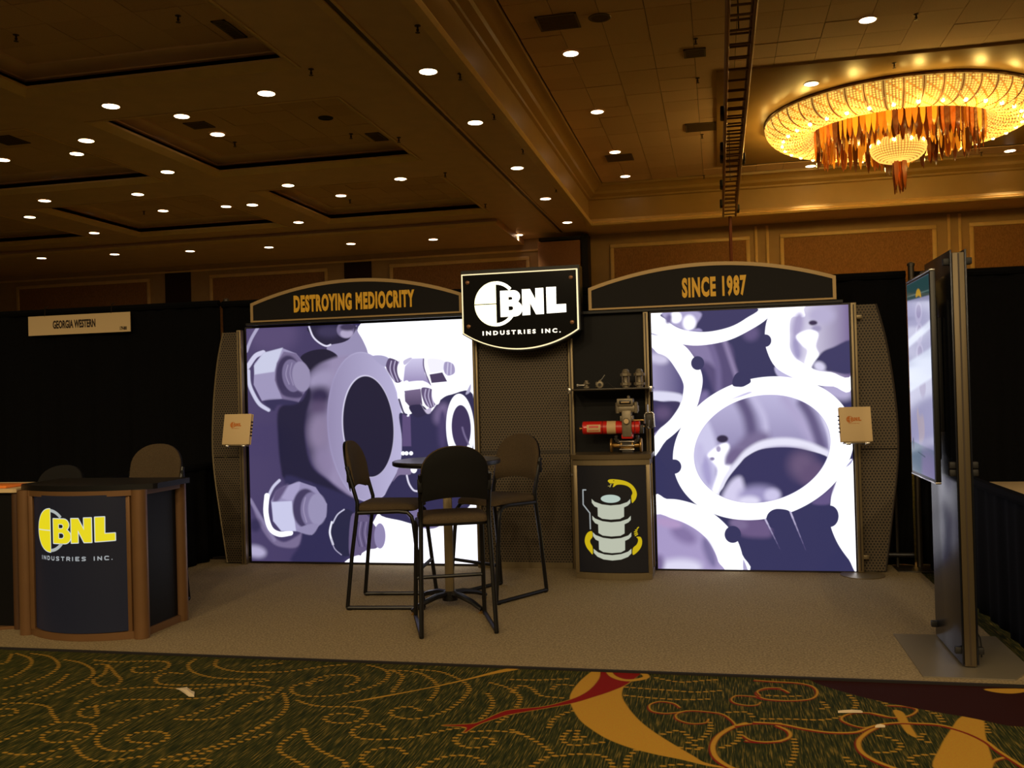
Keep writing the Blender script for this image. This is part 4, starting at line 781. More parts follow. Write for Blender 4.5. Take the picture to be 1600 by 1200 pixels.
# second flange group, right
p.poly(q(g2, (400, 900), (480, 905), (560, 880), (680, 890), (780, 770), (880, 720), (1075, 720), (1080, 1200)) + q(g4, (1080, 560), (830, 770), (690, 832), (560, 800), (420, 760), (205, 690), (280, 480), (400, 250), (425, 0)), (46, 43, 82), .8)
p.poly(q(g2, (430, 900), (505, 905), (512, 1200), (430, 1200)), (92, 76, 122), 1, False); p.ell(*g2(790, 900), 10, 16, (120, 104, 146), 20, 8); p.ell(*g2(800, 1050), 7, 30, (70, 60, 104), 0, 6)
p.poly(q(g4, (420, 620), (520, 600), (600, 640), (760, 790), (690, 832), (560, 800)), (118, 108, 150), 1.5)
p.poly(q(g2, (150, 352), (240, 343), (310, 378), (280, 450), (230, 430)), (168, 162, 200), 1)
p.poly(q(g2, (300, 380), (330, 372), (400, 410), (440, 500), (430, 585), (370, 602), (310, 520), (278, 450)), (86, 72, 110), .7)
for k in range(3): p.line(q(g2, (330 + 36 * k, 400), (318 + 36 * k, 480), (360 + 30 * k, 590)), 1.7, (186, 176, 210), .6)
p.ell(*g2(425, 500), 6.5, 14, (272, 272, 286), -8, .8)
p.poly(q(g2, (440, 590), (455, 450), (520, 378), (630, 376), (640, 520), (700, 640), (620, 590), (480, 605)), vgrad(565, (206, 200, 234), 598, (158, 146, 190)), 1, False)
p.poly(q(g2, (440, 400), (500, 368), (520, 380), (455, 440)), (196, 190, 222), 1)
p.poly(q(g2, (680, 530), (800, 512), (845, 600), (700, 612)), (72, 60, 94), .7, False); p.poly(q(g2, (670, 380), (815, 400), (815, 490), (700, 520), (668, 460)), (246, 244, 262), 1.5)
p.poly(q(g2, (825, 415), (900, 438), (912, 520), (850, 546), (812, 500)), (164, 154, 194), 1); p.line(q(g2, (850, 425), (842, 535)), 1.6, (210, 204, 232), .6); p.line(q(g2, (880, 432), (876, 530)), 1.6, (206, 200, 230), .6)
p.line(q(g2, (628, 385), (632, 470), (690, 630)), 2, (92, 78, 120), .6); p.line(q(g2, (650, 380), (655, 480), (670, 540)), 3, (290, 290, 300), .6)
p.poly(q(g2, (420, 640), (480, 600), (620, 592), (690, 640), (600, 668), (460, 675)), (290, 290, 300), 1)
p.poly(q(g2, (448, 680), (600, 662), (618, 815), (500, 832), (455, 780)), vgrad(612, (120, 104, 140), 638, (74, 62, 96)), .8, False)
p.poly(q(g2, (490, 830), (610, 815), (665, 890), (560, 930)), (42, 38, 72), 1); p.poly(q(g2, (600, 800), (640, 860), (700, 830), (690, 890), (650, 890)), (196, 186, 216), 1)
p.poly(q(g2, (620, 650), (720, 680), (745, 790), (700, 845), (640, 810), (605, 700)), (98, 84, 122), .8)
for k in range(3): p.line(q(g2, (648 + 32 * k, 670), (640 + 32 * k, 740), (676 + 24 * k, 830)), 1.7, (188, 178, 212), .6)
p.ell(*g2(742, 720), 6.2, 15.5, WH, -6, .7)
p.line(q(g2, (470, 605), (425, 650), (405, 710), (418, 775)), 7, (280, 280, 292), 1); p.line(q(g2, (440, 700), (436, 800), (482, 910)), 4.2, (262, 262, 280), .8); p.line(q(g2, (400, 760), (440, 880), (470, 905)), 3, (60, 52, 88), .8)
p.ell(*g2(960, 1040), 21, 54, (285, 285, 300), -2, .8); p.ell(*g2(970, 1030), 14.6, 35, (58, 48, 88), -2, .8); p.line(q(g2, (980, 1030), (1000, 1100), (1040, 1190)), 2.4, (118, 106, 146), 1.4)
p.poly(q(g2, (1010, 720), (1050, 630), (1060, 640), (1050, 700)), (178, 174, 206), 1)
for x in (435, 468, 510): p.ell(*g4(x, 126), 3, 3, (286, 286, 300), 0, .6)
p.poly(q(g4, (400, 260), (520, 255), (500, 325), (400, 330), (340, 390), (370, 330)), (126, 112, 150), .8); p.ell(*g4(535, 270), 5, 7, (284, 284, 300), 0, .7)
p.line(q(g4, (470, 335), (490, 410), (530, 470), (570, 482)), 2.6, (226, 222, 246), .7)
im_left = p.image('lightbox print of pipe flanges and bolts')
# right lightbox print: sawn tube rings
def k5(x, y): return (1010 + x * .1792, 475 + y * .1792)
def k6(x, y): return (1170 + x * .1792, 475 + y * .1792)
def k7(x, y): return (1010 + x * .1792, 685 + y * .1792)
def k8(x, y): return (1170 + x * .1792, 685 + y * .1792)
NB = (50, 50, 92)
p = Paint(500, 660, ((1018, 489), (1325, 478), (1028, 893), (1337, 898)), NB)
p.poly(q(k5, (320, 340), (720, 330), (800, 560), (830, 700), (760, 730), (600, 790), (450, 910), (500, 650)), (84, 74, 118), 4)
p.poly(q(k5, (330, 350), (560, 362), (640, 560), (560, 520), (440, 470)), (132, 120, 164), 6); p.line(q(k5, (700, 330), (750, 480), (820, 690)), 7, (150, 136, 178), 4, alpha=.8); p.line(q(k5, (580, 360), (640, 560), (650, 760)), 9, (112, 100, 146), 5)
p.poly(q(k5, (500, 560), (600, 800), (460, 900)), (54, 52, 98), 5); p.ell(*k5(510, 830), 8, 12, (120, 108, 158), 30, 6)
p.ell(*k5(930, 260), 12, 12, (96, 84, 130), 0, 7)
p.poly(q(k8, (-120, 730), (160, 735), (210, 870), (100, 890), (-60, 860)), (106, 88, 132), 6); p.ell(*k7(820, 770), 14, 8, (126, 110, 152), 10, 6, .8)
p.poly(q(k6, (250, 560), (420, 660), (280, 650)), (190, 184, 222), 2); p.ell(*k6(770, 770), 24, 14, (180, 172, 210), 20, 8)
# top ring
p.poly(q(k5, (20, 60), (20, 240), (120, 290), (320, 352), (500, 364), (720, 326), (893, 250), (1073, 132), (1140, 0), (1080, 20)), WH, .7)
p.poly(q(k5, (150, 80), (190, 140), (280, 205), (400, 238), (560, 246), (750, 205), (890, 130), (985, 40), (560, 20)), (54, 52, 96), .8)
p.poly(q(k5, (150, 70), (200, 150), (280, 205), (390, 236), (440, 190), (500, 90), (400, 60)), (170, 162, 204), 2.5); p.ell(*k5(270, 115), 9, 9, (290, 290, 300), 0, 3); p.ell(*k5(390, 165), 10, 12, (278, 276, 292), 0, 4); p.ell(*k5(205, 130), 5, 8, (112, 102, 150), 20, 4)
p.poly(q(k5, (390, 236), (470, 215), (500, 240)), (160, 152, 200), 2)
# left ring
p.poly(q(k5, (30, 240), (120, 290), (320, 350), (430, 470), (490, 590), (505, 690), (480, 820), (440, 930), (310, 1090), (180, 1200), (30, 1290)), WH, .7)
p.poly(q(k5, (40, 250), (115, 275), (60, 268)), (130, 124, 168), 1.5)
p.poly(q(k5, (20, 430), (110, 435), (200, 480), (280, 590), (328, 680), (338, 750), (310, 870), (230, 1000), (130, 1090), (20, 1150)), hgrad(1022, (152, 144, 184), 1068, (82, 76, 124)), .9)
p.ell(*k5(110, 480), 16, 8, (206, 200, 230), 10, 6); p.poly(q(k5, (20, 780), (150, 770), (320, 800), (310, 870), (200, 855), (20, 870)), (222, 220, 244), 3)
p.poly(q(k5, (20, 870), (160, 860), (305, 870), (230, 1000), (130, 1090), (20, 1150)), (56, 50, 90), 1.5); p.ell(*k5(150, 960), 12, 10, (92, 76, 116), 0, 8)
p.ell(*k5(462, 522), 10.5, 11, (52, 52, 94), 0, .6)
# top right ring
p.poly(q(k6, (185, 130), (260, 20), (900, -20), (900, 735), (740, 735), (600, 722), (410, 660), (250, 560), (172, 400), (160, 265)), WH, .7)
p.poly(q(k6, (385, 130), (372, 300), (378, 410), (450, 505), (600, 590), (720, 610), (900, 618), (900, -20), (520, 20), (500, 120)), hgrad(1245, (232, 228, 250), 1326, (120, 104, 150)), 1)
p.ell(*k6(440, 200), 10, 22, (168, 158, 198), 10, 8); p.ell(*k6(430, 400), 8, 18, (160, 152, 196), -10, 7); p.ell(*k6(640, 110), 20, 14, (182, 174, 210), 0, 9)
p.ell(*k6(570, 175), 6.5, 4, (52, 42, 78), 0, 2); p.ell(*k6(600, 225), 7, 5, (160, 152, 190), 0, 3)
p.poly(q(k6, (430, 290), (530, 240), (610, 270), (590, 380), (620, 480), (540, 570), (500, 540), (525, 420), (480, 370)), WH, 3)
p.poly(q(k6, (560, 570), (640, 440), (740, 390), (900, 340), (900, 612), (720, 606), (670, 595)), (56, 54, 98), 2.5); p.ell(*k6(625, 560), 9, 7, (216, 212, 240), 30, 4)
p.ell(*k6(165, 328), 9, 10, (50, 50, 92), 0, .6)
# lower left ring
p.poly(q(k7, (60, 552), (180, 548), (300, 558), (460, 605), (600, 682), (720, 790), (800, 900), (850, 1040), (868, 1200), (60, 1200)), WH, .7)
p.poly(q(k7, (60, 712), (250, 728), (400, 790), (520, 880), (600, 1000), (640, 1100), (658, 1200), (60, 1200)), (168, 154, 200), .9)
p.ell(*k7(330, 860), 22, 12, (132, 116, 164), 30, 9); p.ell(*k7(560, 1020), 8, 24, (122, 112, 158), -20, 7); p.ell(*k7(300, 1150), 34, 13, (222, 218, 244), 0, 9); p.ell(*k7(110, 1120), 8, 14, (120, 104, 150), 0, 7); p.ell(*k7(200, 760), 20, 7, (178, 152, 198), 10, 6)
p.ell(*k7(768, 862), 13, 13.5, (50, 50, 92), 0, .6); p.poly(q(k7, (860, 1080), (905, 1200), (862, 1200)), (176, 168, 206), 1)
# lower right ring
p.poly(q(k8, (900, 210), (840, 285), (780, 375), (735, 470), (718, 560), (714, 700), (720, 800), (780, 950), (870, 1085), (940, 1160), (960, 500)), WH, .7)
p.poly(q(k8, (900, 200), (845, 275), (890, 240)), (150, 146, 190), 1); p.ell(*k8(712, 705), 13, 17, (50, 50, 92), 0, .6)
p.poly(q(k8, (560, 590), (680, 490), (760, 410), (720, 540), (700, 600)), (98, 84, 132), 3)
# the large middle ring
p.ell(1193, 703.7, 142.6, 110.1, WH, -16.6, .7)
for g, x, y, rx in ((k5, 845, 668, 12), (k7, 250, 262, 11.5), (k8, 268, 728, 18)): p.ell(*g(x, y), rx, rx * (1 if rx < 15 else .9), (50, 50, 92), 0, .6)
p.poly(q(k5, (770, 720), (790, 640), (900, 640), (930, 690), (880, 725), (830, 735)), (50, 50, 92), .6)
p.poly(q(k8, (165, 735), (190, 690), (250, 645), (320, 642), (375, 668), (400, 760), (200, 800)), (50, 50, 92), .6)
p.poly(q(k5, (760, 840), (900, 780), (940, 785), (850, 820)), (196, 190, 226), 2)
IN = lambda c, s, a=1.0: None
p.ell(1192.4, 704.6, 107.6, 83.7, vgrad(618, (190, 184, 222), 700, (150, 142, 184)), -15.3, .9)
def inner(draw):      # paint only inside the opening of the middle ring
    keep = p.a.copy(); draw()
    a = math.radians(-15.3); x, y = p.X - 1192.4, p.Y - 704.6
    u_, v_ = x * math.cos(a) + y * math.sin(a), -x * math.sin(a) + y * math.cos(a)
    k = np.clip((1 - np.sqrt((u_ / 107.6) ** 2 + (v_ / 83.7) ** 2)) * 80, 0, 1)[..., None]
    p.a = (keep * (1 - k) + p.a * k).astype(np.float32)
def detail():
    p.line(q(k6, (-60, 830), (20, 1000), (60, 1240)), 20, (96, 86, 128), 9); p.line(q(k6, (60, 820), (150, 1000), (170, 1150)), 8, (196, 190, 226), 6)
    p.line(q(k6, (330, 840), (440, 1000), (560, 1200)), 14, (176, 166, 206), 9); p.line(q(k6, (480, 880), (560, 1020), (640, 1260)), 16, (100, 90, 132), 7); p.line(q(k6, (640, 980), (700, 1150), (720, 1300)), 5, (220, 216, 244), 3)
    p.poly(q(k7, (400, -200), (540, -160), (640, 120), (620, 330), (640, 520), (480, 420), (400, 150)), (206, 202, 236), 6); p.ell(*k7(540, 300), 8, 24, (168, 160, 208), -10, 7); p.ell(*k7(480, 150), 7, 16, (196, 190, 228), 0, 6)
    p.poly(q(k7, (560, 150), (690, 60), (740, 100), (700, 240), (760, 250), (700, 380), (650, 530), (590, 500), (640, 300), (580, 200)), WH, 4)
    p.ell(*k7(680, 20), 9, 6, (46, 38, 70), 0, 2); p.ell(*k7(645, 110), 4, 5, (170, 160, 196), 0, 2); p.ell(*k7(590, 195), 4, 3, (140, 130, 170), 0, 2)
    p.ell(*k7(800, 170), 20, 14, (112, 98, 140), -35, 8); p.ell(*k8(60, 40), 26, 12, (120, 108, 148), -20, 9)
    p.line(q(k7, (640, 560), (720, 370), (830, 230)) + q(k8, (20, 140), (150, 70), (340, 50), (520, 85), (720, 180)), 13, (232, 230, 250), 4)
    p.poly(q(k7, (660, 540), (690, 440), (740, 350), (830, 240)) + q(k8, (0, 175), (130, 112), (330, 97), (500, 120), (700, 190), (760, 330), (500, 620), (0, 700)), (52, 50, 94), 1.2)
    p.ell(*k8(480, 260), 20, 22, (104, 86, 122), -20, 14); p.ell(*k8(560, 330), 20, 14, (96, 78, 116), -40, 10)
    p.poly(q(k7, (680, 520), (760, 390), (840, 360), (880, 480), (930, 600), (700, 600)), (214, 208, 240), 6); p.ell(*k8(100, 520), 30, 15, (158, 150, 196), 0, 10); p.ell(*k8(220, 520), 12, 10, (206, 200, 236), 0, 6); p.ell(*k8(20, 570), 16, 8, (226, 222, 248), 0, 6)
inner(detail)
for a_, b_ in (((160, 730), (285, 990)), ((375, 665), (505, 1000))):
    for k in range(6):
        t0, t1 = k / 6, (k + 1) / 6
        p.line(q(k8, (a_[0] + (b_[0] - a_[0]) * t0, a_[1] + (b_[1] - a_[1]) * t0), (a_[0] + (b_[0] - a_[0]) * t1, a_[1] + (b_[1] - a_[1]) * t1)), 2.6 - .38 * k, (196 - 22 * k, 188 - 22 * k, 222 - 20 * k), .7)
im_right = p.image('lightbox print of sawn tube rings')
LBE = 1.0
def lightbox(x0, x1, y, z0, z1, im_, label, pic):
    t = thing('lightbox', label, 'lightbox', ((x0 + x1) / 2, y, 0)); h = (x1 - x0) / 2
    obj('housing', MB().box(-h - .01, h + .01, .012, .16, z0 - .01, z1 + .01), m_black, t, smooth=0)
    fr = MB()
    for a in ((-h - .012, h + .012, 0, .012, z1, z1 + .014), (-h - .012, h + .012, 0, .012, max(.011, z0 - .014), z0), (-h - .012, -h, 0, .012, z0, z1), (h, h + .012, 0, .012, z0, z1)): fr.box(*a)
    obj('edge_frame', fr, mat('dark purple frame edge', (26, 20, 30), .4), t, smooth=0)
    pm = print_mat(pic, im_, LBE, .35)
    quad_uv('backlit_print', [(-h, .004, z0, z1, 0), (h, .004, z0, z1, 1)], pm, t)
lightbox(-4.205, -2.075, BY + .05, .03, 2.150, im_left, 'bright square lightbox showing pipe flanges with large bolts', 'backlit flange print')
lightbox(-.530, 1.012, BY - .02, .024, 2.122, im_right, 'bright tall lightbox showing white sawn tube rings', 'backlit ring print')
def frame_post(x, y, h, label, w=.042, d=.06):
    t = thing('frame_post', label, 'post', (x, y, 0), group='aluminium uprights of the booth wall')
    mb = MB().box(-w / 2, w / 2, 0, d, .011, h, .004); obj('profile', mb, m_bronze, t)
    obj('groove', MB().box(-.005, .005, -.002, .003, .02, h - .01), mat('post groove', (52, 40, 26), .5), t, smooth=0)
frame_post(-4.245, BY - .02, 2.135, 'aluminium upright left of the flange lightbox')
frame_post(-2.035, BY - .02, 2.135, 'aluminium upright right of the flange lightbox')
frame_post(-1.21, BY - .02, 2.135, 'aluminium upright at the left of the product shelf')
frame_post(-.575, BY - .04, 2.135, 'aluminium upright between product shelf and ring lightbox')
t = thing('frame_post', 'aluminium upright with round floor plate right of the ring lightbox', 'post', (1.046, BY - .04, 0), group='aluminium uprights of the booth wall')
obj('profile', MB().box(-.022, .022, 0, .06, .020, 2.135, .004), m_bronze, t)
obj('groove', MB().box(-.005, .005, -.002, .003, .03, 2.12), MATS['post groove'], t, smooth=0)
obj('floor_plate', MB().lathe([(0, .011), (.165, .011), (.165, .016), (.15, .019), (0, .019)], 32, c=(0, -.06, 0)), m_bronze, t)
for z in (2.02, .14):
    obj('wing_clip', MB().box(.02, .062, -.005, .03, z - .016, z + .016, .004), m_bronze, t)
t0 = thing('perforated_panel', 'perforated grey metal centre panel below the lit booth sign', 'panel', (-1.625, BY, 0))
obj('sheet', MB().box(-.385, .385, .01, .022, .06, 2.15), m_perf, t0, smooth=0)
for z in (.985, 1.003, .035): obj('rail', MB().box(-.385, .385, .004, .024, z - .006 if z > .1 else .011, z + .006 if z > .1 else .06), m_bronze if z < .1 else mat('panel joint', (50, 42, 30), .5), t0, smooth=0)
def wing(side, x, label):
    t = thing('wing_panel', label, 'panel', (x, BY + .005, 0)); s = side
    prof = [(0, .02), (.165, .02), (.22, .45), (.278, .85), (.285, 1.15), (.262, 1.5), (.215, 1.85), (.152, 2.12), (0, 2.12)]
    cv = [(0, .02)] + [(float(a), float(b)) for a, b in catmull([(.165, .02), (.225, .45), (.275, .85), (.285, 1.15), (.262, 1.5), (.215, 1.85), (.152, 2.12)], False, 4)] + [(0, 2.12)]
    for nm, z0_, z1_ in (('upper_sheet', .985, 3), ('lower_sheet', -1, .978)):
        pts = [(s * a, min(max(b, z0_), z1_)) for a, b in cv]
        obj(nm, MB().prism(pts, .012, .022, 'xz'), m_perf, t, smooth=0)
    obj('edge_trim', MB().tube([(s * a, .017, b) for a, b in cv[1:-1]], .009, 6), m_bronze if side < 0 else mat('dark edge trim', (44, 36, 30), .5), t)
wing(-1, -4.268, 'perforated metal wing with a bowed edge at the left end of the booth wall')
wing(1, 1.07, 'perforated metal wing with a bowed edge at the right end of the booth wall')
t = thing('niche_panel', 'flat black back panel behind the product shelf', 'panel', (-.89, BY + .02, 0))
obj('board', MB().box(-.30, .30, 0, .02, .02, 2.15), m_navy, t, smooth=0)
# headers
def header(x0, x1, zb, ze, za, label, words, wx, size, xs, off):
    t = thing('arched_header', label, 'header', ((x0 + x1) / 2, BY - .06, 0)); h = (x1 - x0) / 2
    def outline(i):
        R = ((h) ** 2 + (za - ze) ** 2) / (2 * (za - ze)); n = 28
        top = [(-h + i + (2 * h - 2 * i) * k / n, 0) for k in range(n + 1)]
        top = [(x, za - R + math.sqrt(R * R - x * x) - i * 1.15) for x, _ in top]
        return [(-h + i, zb + i)] + top + [(h - i, zb + i)]
    o, n_ = outline(0), outline(.026); n_[0] = (n_[0][0], zb + .014); n_[-1] = (n_[-1][0], zb + .014)
    obj('backing', MB().prism(o, .006, .03, 'xz'), m_black, t, smooth=0)
    k = len(o); V = [(a, y, b) for y in (0, .008) for a, b in o] + [(a, y, b) for y in (0, .008) for a, b in n_]; F = []
    for i in range(k):
        j = (i + 1) % k; F += [(i, j, 2 * k + j, 2 * k + i), (i, k + i, k + j, j), (2 * k + i, 2 * k + j, 3 * k + j, 3 * k + i)]
    obj('edge_trim', MB().add(V, F), m_trimgold, t, smooth=0)
    obj('face', MB().prism(n_, .004, .008, 'xz'), mat('near black header face', (12, 9, 10), .55, spec=.2), t, smooth=0)
    me = text_mesh(words, size, .003, off, xs, 1.16); zc = zb + (za - zb) * .40
    upright(me, m_gold, 'lettering', t, (wx, -.001, zc))
    obj('lower_beam', MB().box(-h - .06, h + .05, .02, .07, zb - .026, zb - .004), m_lam, t, smooth=0)
header(-4.10, -2.125, 2.195, 2.365, 2.540, 'arched black header reading DESTROYING MEDIOCRITY', 'DESTROYING MEDIOCRITY', -.005, .190, .425, .010)
header(-1.038, .920, 2.165, 2.350, 2.513, 'arched black header reading SINCE 1987', 'SINCE 1987', .04, .205, .43, .010)
# lit sign
sg = thing('lit_booth_sign', 'backlit black shield sign reading BNL INDUSTRIES INC.', 'sign', (-1.585, 7.55, 0))
def shield(i, za=2.495, zs=2.003, zb=1.855, h=.487):
    R = (h * h + (zs - zb) ** 2) / (2 * (zs - zb))
    return [(-h + i, za - i), (-h + i, zs + i * .4)] + [(-h + i + (2 * h - 2 * i) * k / 28, zb + i + R - math.sqrt(R * R - (-h + i + (2 * h - 2 * i) * k / 28) ** 2)) for k in range(1, 28)] + [(h - i, zs + i * .4), (h - i, za - i)]
def ringm(o, n_, y0, y1):
    k = len(o); V = [(a, y0, b) for a, b in o] + [(a, y0, b) for a, b in n_] + [(a, y1, b) for a, b in o] + [(a, y1, b) for a, b in n_]; F = []
    for i in range(k):
        j = (i + 1) % k; F += [(i, j, k + j, k + i), (2 * k + i, 3 * k + i, 3 * k + j, 2 * k + j), (i, 2 * k + i, 2 * k + j, j), (k + i, k + j, 3 * k + j, 3 * k + i)]
    return MB().add(V, F)
obj('body', MB().prism(shield(-.012, za=2.517), .03, .20, 'xz'), m_lam, sg, smooth=.3)
m_signlit = emit('lit acrylic', (255, 250, 230), 2.2)
obj('lit_edge', ringm(shield(.0), shield(.009), -.004, .028), emit('lit acrylic edge', (255, 240, 196), .85), sg, smooth=0)
obj('face', MB().prism(shield(.009), .0, .028, 'xz'), mat('gloss black acrylic', (8, 8, 8), .12, spec=.5), sg, smooth=0)
LS = .181
lx, lz = -.198, 2.238
for k_, lp in LOGO.items():
    me = shape2d([[(a * LS, b * LS * 1.03) for a, b in l] for l in lp], .003, .0025 if 'letter' in k_ else .0)
    upright(me, emit('lit pale yellow acrylic', (255, 250, 205), 1.5) if 'half' in k_ else m_signlit, 'lit_' + k_, sg, (lx, -.002, lz))
me = text_mesh('INDUSTRIES INC.', .046, .002, .0018, 1.25, 1.55)
upright(me, emit('lit small lettering', (255, 250, 235), 1.15), 'lit_lettering', sg, (.01, -.002, 1.996))
sc = MB().lathe([(.017, 0), (.017, -.006), (.010, -.010), (0, -.010)], 14, axis='y').mesh('standoff_screw', mat('copper tinted screw', (150, 108, 76), .35, metal=.5))
for x in (-.435, .435):
    for z in (2.425, 2.06): link('standoff_screw', sc, sg, (x, -.001, z))
obj('wall_bracket', MB().box(-.1, .1, .20, .255, 2.05, 2.12), m_lam, sg, smooth=0)
# ------------------------------------------------------------------ pedestal with the snake emblem
pd = thing('display_pedestal', 'display pedestal with curved front showing a snake coiled round a valve emblem', 'pedestal', (-.85, 7.80, 0))
hw = .292
def bowed(x, d0=-.385, sag=.045): return d0 - sag * (1 - (x / hw) ** 2)
def bow_outline(ex, back, d0, sag=.045, n=16): return [(-hw - ex, back)] + [(-(hw + ex) + 2 * (hw + ex) * k / n, d0 - sag * (1 - (2 * k / n - 1) ** 2)) for k in range(n + 1)] + [(hw + ex, back)]
obj('base', MB().prism(bow_outline(.008, -.06, -.393), .011, .062), m_bronze, pd, smooth=.4)
obj('carcass', MB().prism(bow_outline(-.022, -.06, -.365), .06, .915), m_navy, pd, smooth=.4)
obj('cornice', MB().prism(bow_outline(.012, -.06, -.395), .908, .955), m_bronze, pd, smooth=.4)
obj('top_board', MB().prism(bow_outline(.026, -.06, -.410), .955, .992), mat('bronze counter edge', (100, 86, 62), .3, metal=.4), pd, smooth=.4)
for x in (-hw + .004, hw - .004): obj('front_post', MB().box(x - .017, x + .017, -.40, -.36, .05, .91, .006), m_bronze, pd)
for x in (-hw + .004, hw - .004): obj('rear_post', MB().box(x - .015, x + .015, -.10, -.06, .05, .91, .006), m_bronze, pd)
GW = (232, 238, 216); YE = (248, 216, 20)
p = Paint(360, 520, ((103, 150), (715, 140), (118, 1072), (742, 1072)), (9, 9, 14))
p.ell(407, 432, 87, 35, (226, 248, 236), 0, 2)
for dy, dx in ((0, 0), (146, 4), (290, 8)):
    o_ = lambda *l: [(x + dx, y + dy) for x, y in l]
    p.poly(o_((236, 437), (238, 470), (262, 500), (290, 511), (292, 585), (330, 606), (407, 613), (490, 606), (526, 586), (526, 506), (560, 490), (581, 468), (581, 434), (555, 460), (490, 482), (407, 490), (330, 482), (262, 460)), GW, 2, False)
p.poly([(250, 870), (252, 905), (285, 937), (340, 959), (420, 967), (500, 958), (560, 935), (590, 905), (590, 865), (560, 890), (500, 911), (420, 921), (350, 916), (290, 899)], GW, 2, False)
p.line([(182, 359), (156, 360), (157, 488), (218, 560), (222, 697)], 11, (196, 204, 206), 2, False)
p.poly([(384, 284), (390, 268), (420, 262), (480, 266), (540, 279), (590, 306), (624, 346), (638, 390), (630, 430), (612, 456), (596, 466), (590, 412), (600, 382), (586, 346), (555, 321), (510, 309), (465, 310), (440, 326), (428, 329), (434, 303), (410, 306), (396, 296)], YE, 2)
p.line([(384, 284), (400, 300), (436, 300)], 5, (9, 9, 14), 1.5, False); p.ell(436, 275, 6, 3.5, (30, 24, 10), 0, 1.5)
p.line([(412, 306), (402, 330)], 5, (230, 220, 150), 1.5, False); p.line([(412, 318), (386, 322)], 4, (220, 200, 90), 1.5, False)
p.poly([(236, 719), (200, 728), (175, 765), (168, 812), (185, 860), (214, 895), (240, 918), (240, 856), (221, 822), (219, 796), (240, 766)], YE, 2)
p.poly([(634, 764), (668, 764), (683, 796), (678, 842), (650, 886), (604, 918), (603, 862), (635, 830), (648, 800), (646, 778)], YE, 2)
for a, b_ in (((624, 752), (644, 740)), ((618, 738), (640, 728)), ((617, 720), (636, 716)), ((626, 704), (640, 704)), ((640, 692), (652, 680))): p.line([a, b_], 9, YE, 2, False)
im_snake = p.image('snake and valve emblem')
cols = []; n = 16
for k in range(n + 1):
    x = -.272 + .544 * k / n; cols.append((x, bowed(x, -.388) + .004, .066, .905, k / n))
quad_uv('emblem_panel', cols, print_mat('backlit emblem print', im_snake, .6, .45), pd)

# ------------------------------------------------------------------ valve assembly on the pedestal
m_cast = mat('grey cast metal', (128, 118, 98), .45, metal=.5, noise=.15, nscale=30)
m_cast2 = mat('dark cast metal', (52, 48, 44), .5, metal=.4, noise=.15, nscale=30)
m_red = mat('red enamel', (196, 34, 26), .35, coat=.3)
m_brassy = mat('brass fitting', (168, 132, 74), .3, metal=.8)
m_chrome = mat('bright steel', (190, 186, 178), .22, metal=.9)
va = thing('valve_assembly', 'actuated valve with a red cylinder and brass flanged body on the pedestal', 'valve', (-.73, 7.55, .992))
def hx(mb, x0, x1, y, z, r, n=20): return mb.lathe([(0, x0), (r * .9, x0), (r, x0 + .006), (r, x1 - .006), (r * .9, x1), (0, x1)], n, c=(0, y, z), axis='x')
AZ = .206
obj('red_cylinder', hx(MB(), -.356, .105, 0, AZ, .053, 28), m_red, va)
obj('end_plug', hx(hx(MB(), -.372, -.355, 0, AZ - .005, .012), -.384, -.372, 0, AZ - .005, .016), m_brassy, va)
def wrap(x0, x1, a0, a1, r, n=10):
    V = []; F = []
    for i in range(n + 1):
        a = math.radians(a0 + (a1 - a0) * i / n); V += [(x0, -r * math.cos(a), AZ + r * math.sin(a)), (x1, -r * math.cos(a), AZ + r * math.sin(a))]
    F = [(2 * i, 2 * i + 1, 2 * i + 3, 2 * i + 2) for i in range(n)]
    return MB().add(V, F)
m_lbl = mat('cream data label', (206, 176, 128), .6)
obj('data_label', wrap(-.318, -.208, -38, 30, .0537), m_lbl, va)
obj('label_print', wrap(-.300, -.224, 2, 20, .0542).add(*(lambda m_: (m_.v, m_.f))(wrap(-.305, -.222, -26, -20, .0542))), m_red, va)
obj('label_band', wrap(-.158, -.086, -80, 80, .0538, 16), m_lbl, va)
for x in (-.20, .0, .06): obj('cylinder_ring', hx(MB(), x, x + .012, 0, AZ, .056, 28), mat('dark red ring', (120, 22, 18), .4), va)
obj('centre_housing', MB().box(-.035, .043, -.068, .05, .13, .345, .012).box(-.05, .055, -.055, .05, .255, .30, .008), m_cast, va)
obj('red_mount', MB().box(-.042, .05, -.06, .05, .115, .155, .01), m_red, va)
obj('gauge', MB().lathe([(0, -.09), (.022, -.09), (.026, -.086), (.026, -.062), (0, -.062)], 20, c=(.004, 0, .257), axis='y'), m_cast, va)
obj('gauge_face', MB().lathe([(0, -.0915), (.019, -.0908)], 20, c=(.004, 0, .257), axis='y'), m_lbl, va)
obj('top_coupling', MB().lathe([(.04, .335), (.045, .345), (.045, .36), (.026, .366), (.026, .385), (0, .385)], 16), m_cast, va)
obj('positioner_body', MB().box(-.085, .098, -.045, .05, .325, .385, .014).box(-.072, .020 + .04, -.06, .05, .375, .438, .010), m_cast, va)
obj('positioner_window', MB().box(-.050, .042, -.0635, -.058, .392, .424, .004), mat('dark window', (30, 26, 22), .25), va)
obj('window_plate', MB().box(-.036, .030, -.065, -.0625, .404, .412), m_lbl, va, smooth=0)
obj('vent_plug', MB().lathe([(.012, .436), (.012, .455), (.007, .46), (0, .462)], 10, c=(.018, 0, 0)), m_cast, va)
for x in (-.068, .078): obj('cover_screw', MB().lathe([(.016, .32), (.018, .345), (.018, .40), (.012, .408), (0, .41)], 12, c=(x, -.03, 0)), m_cast, va)
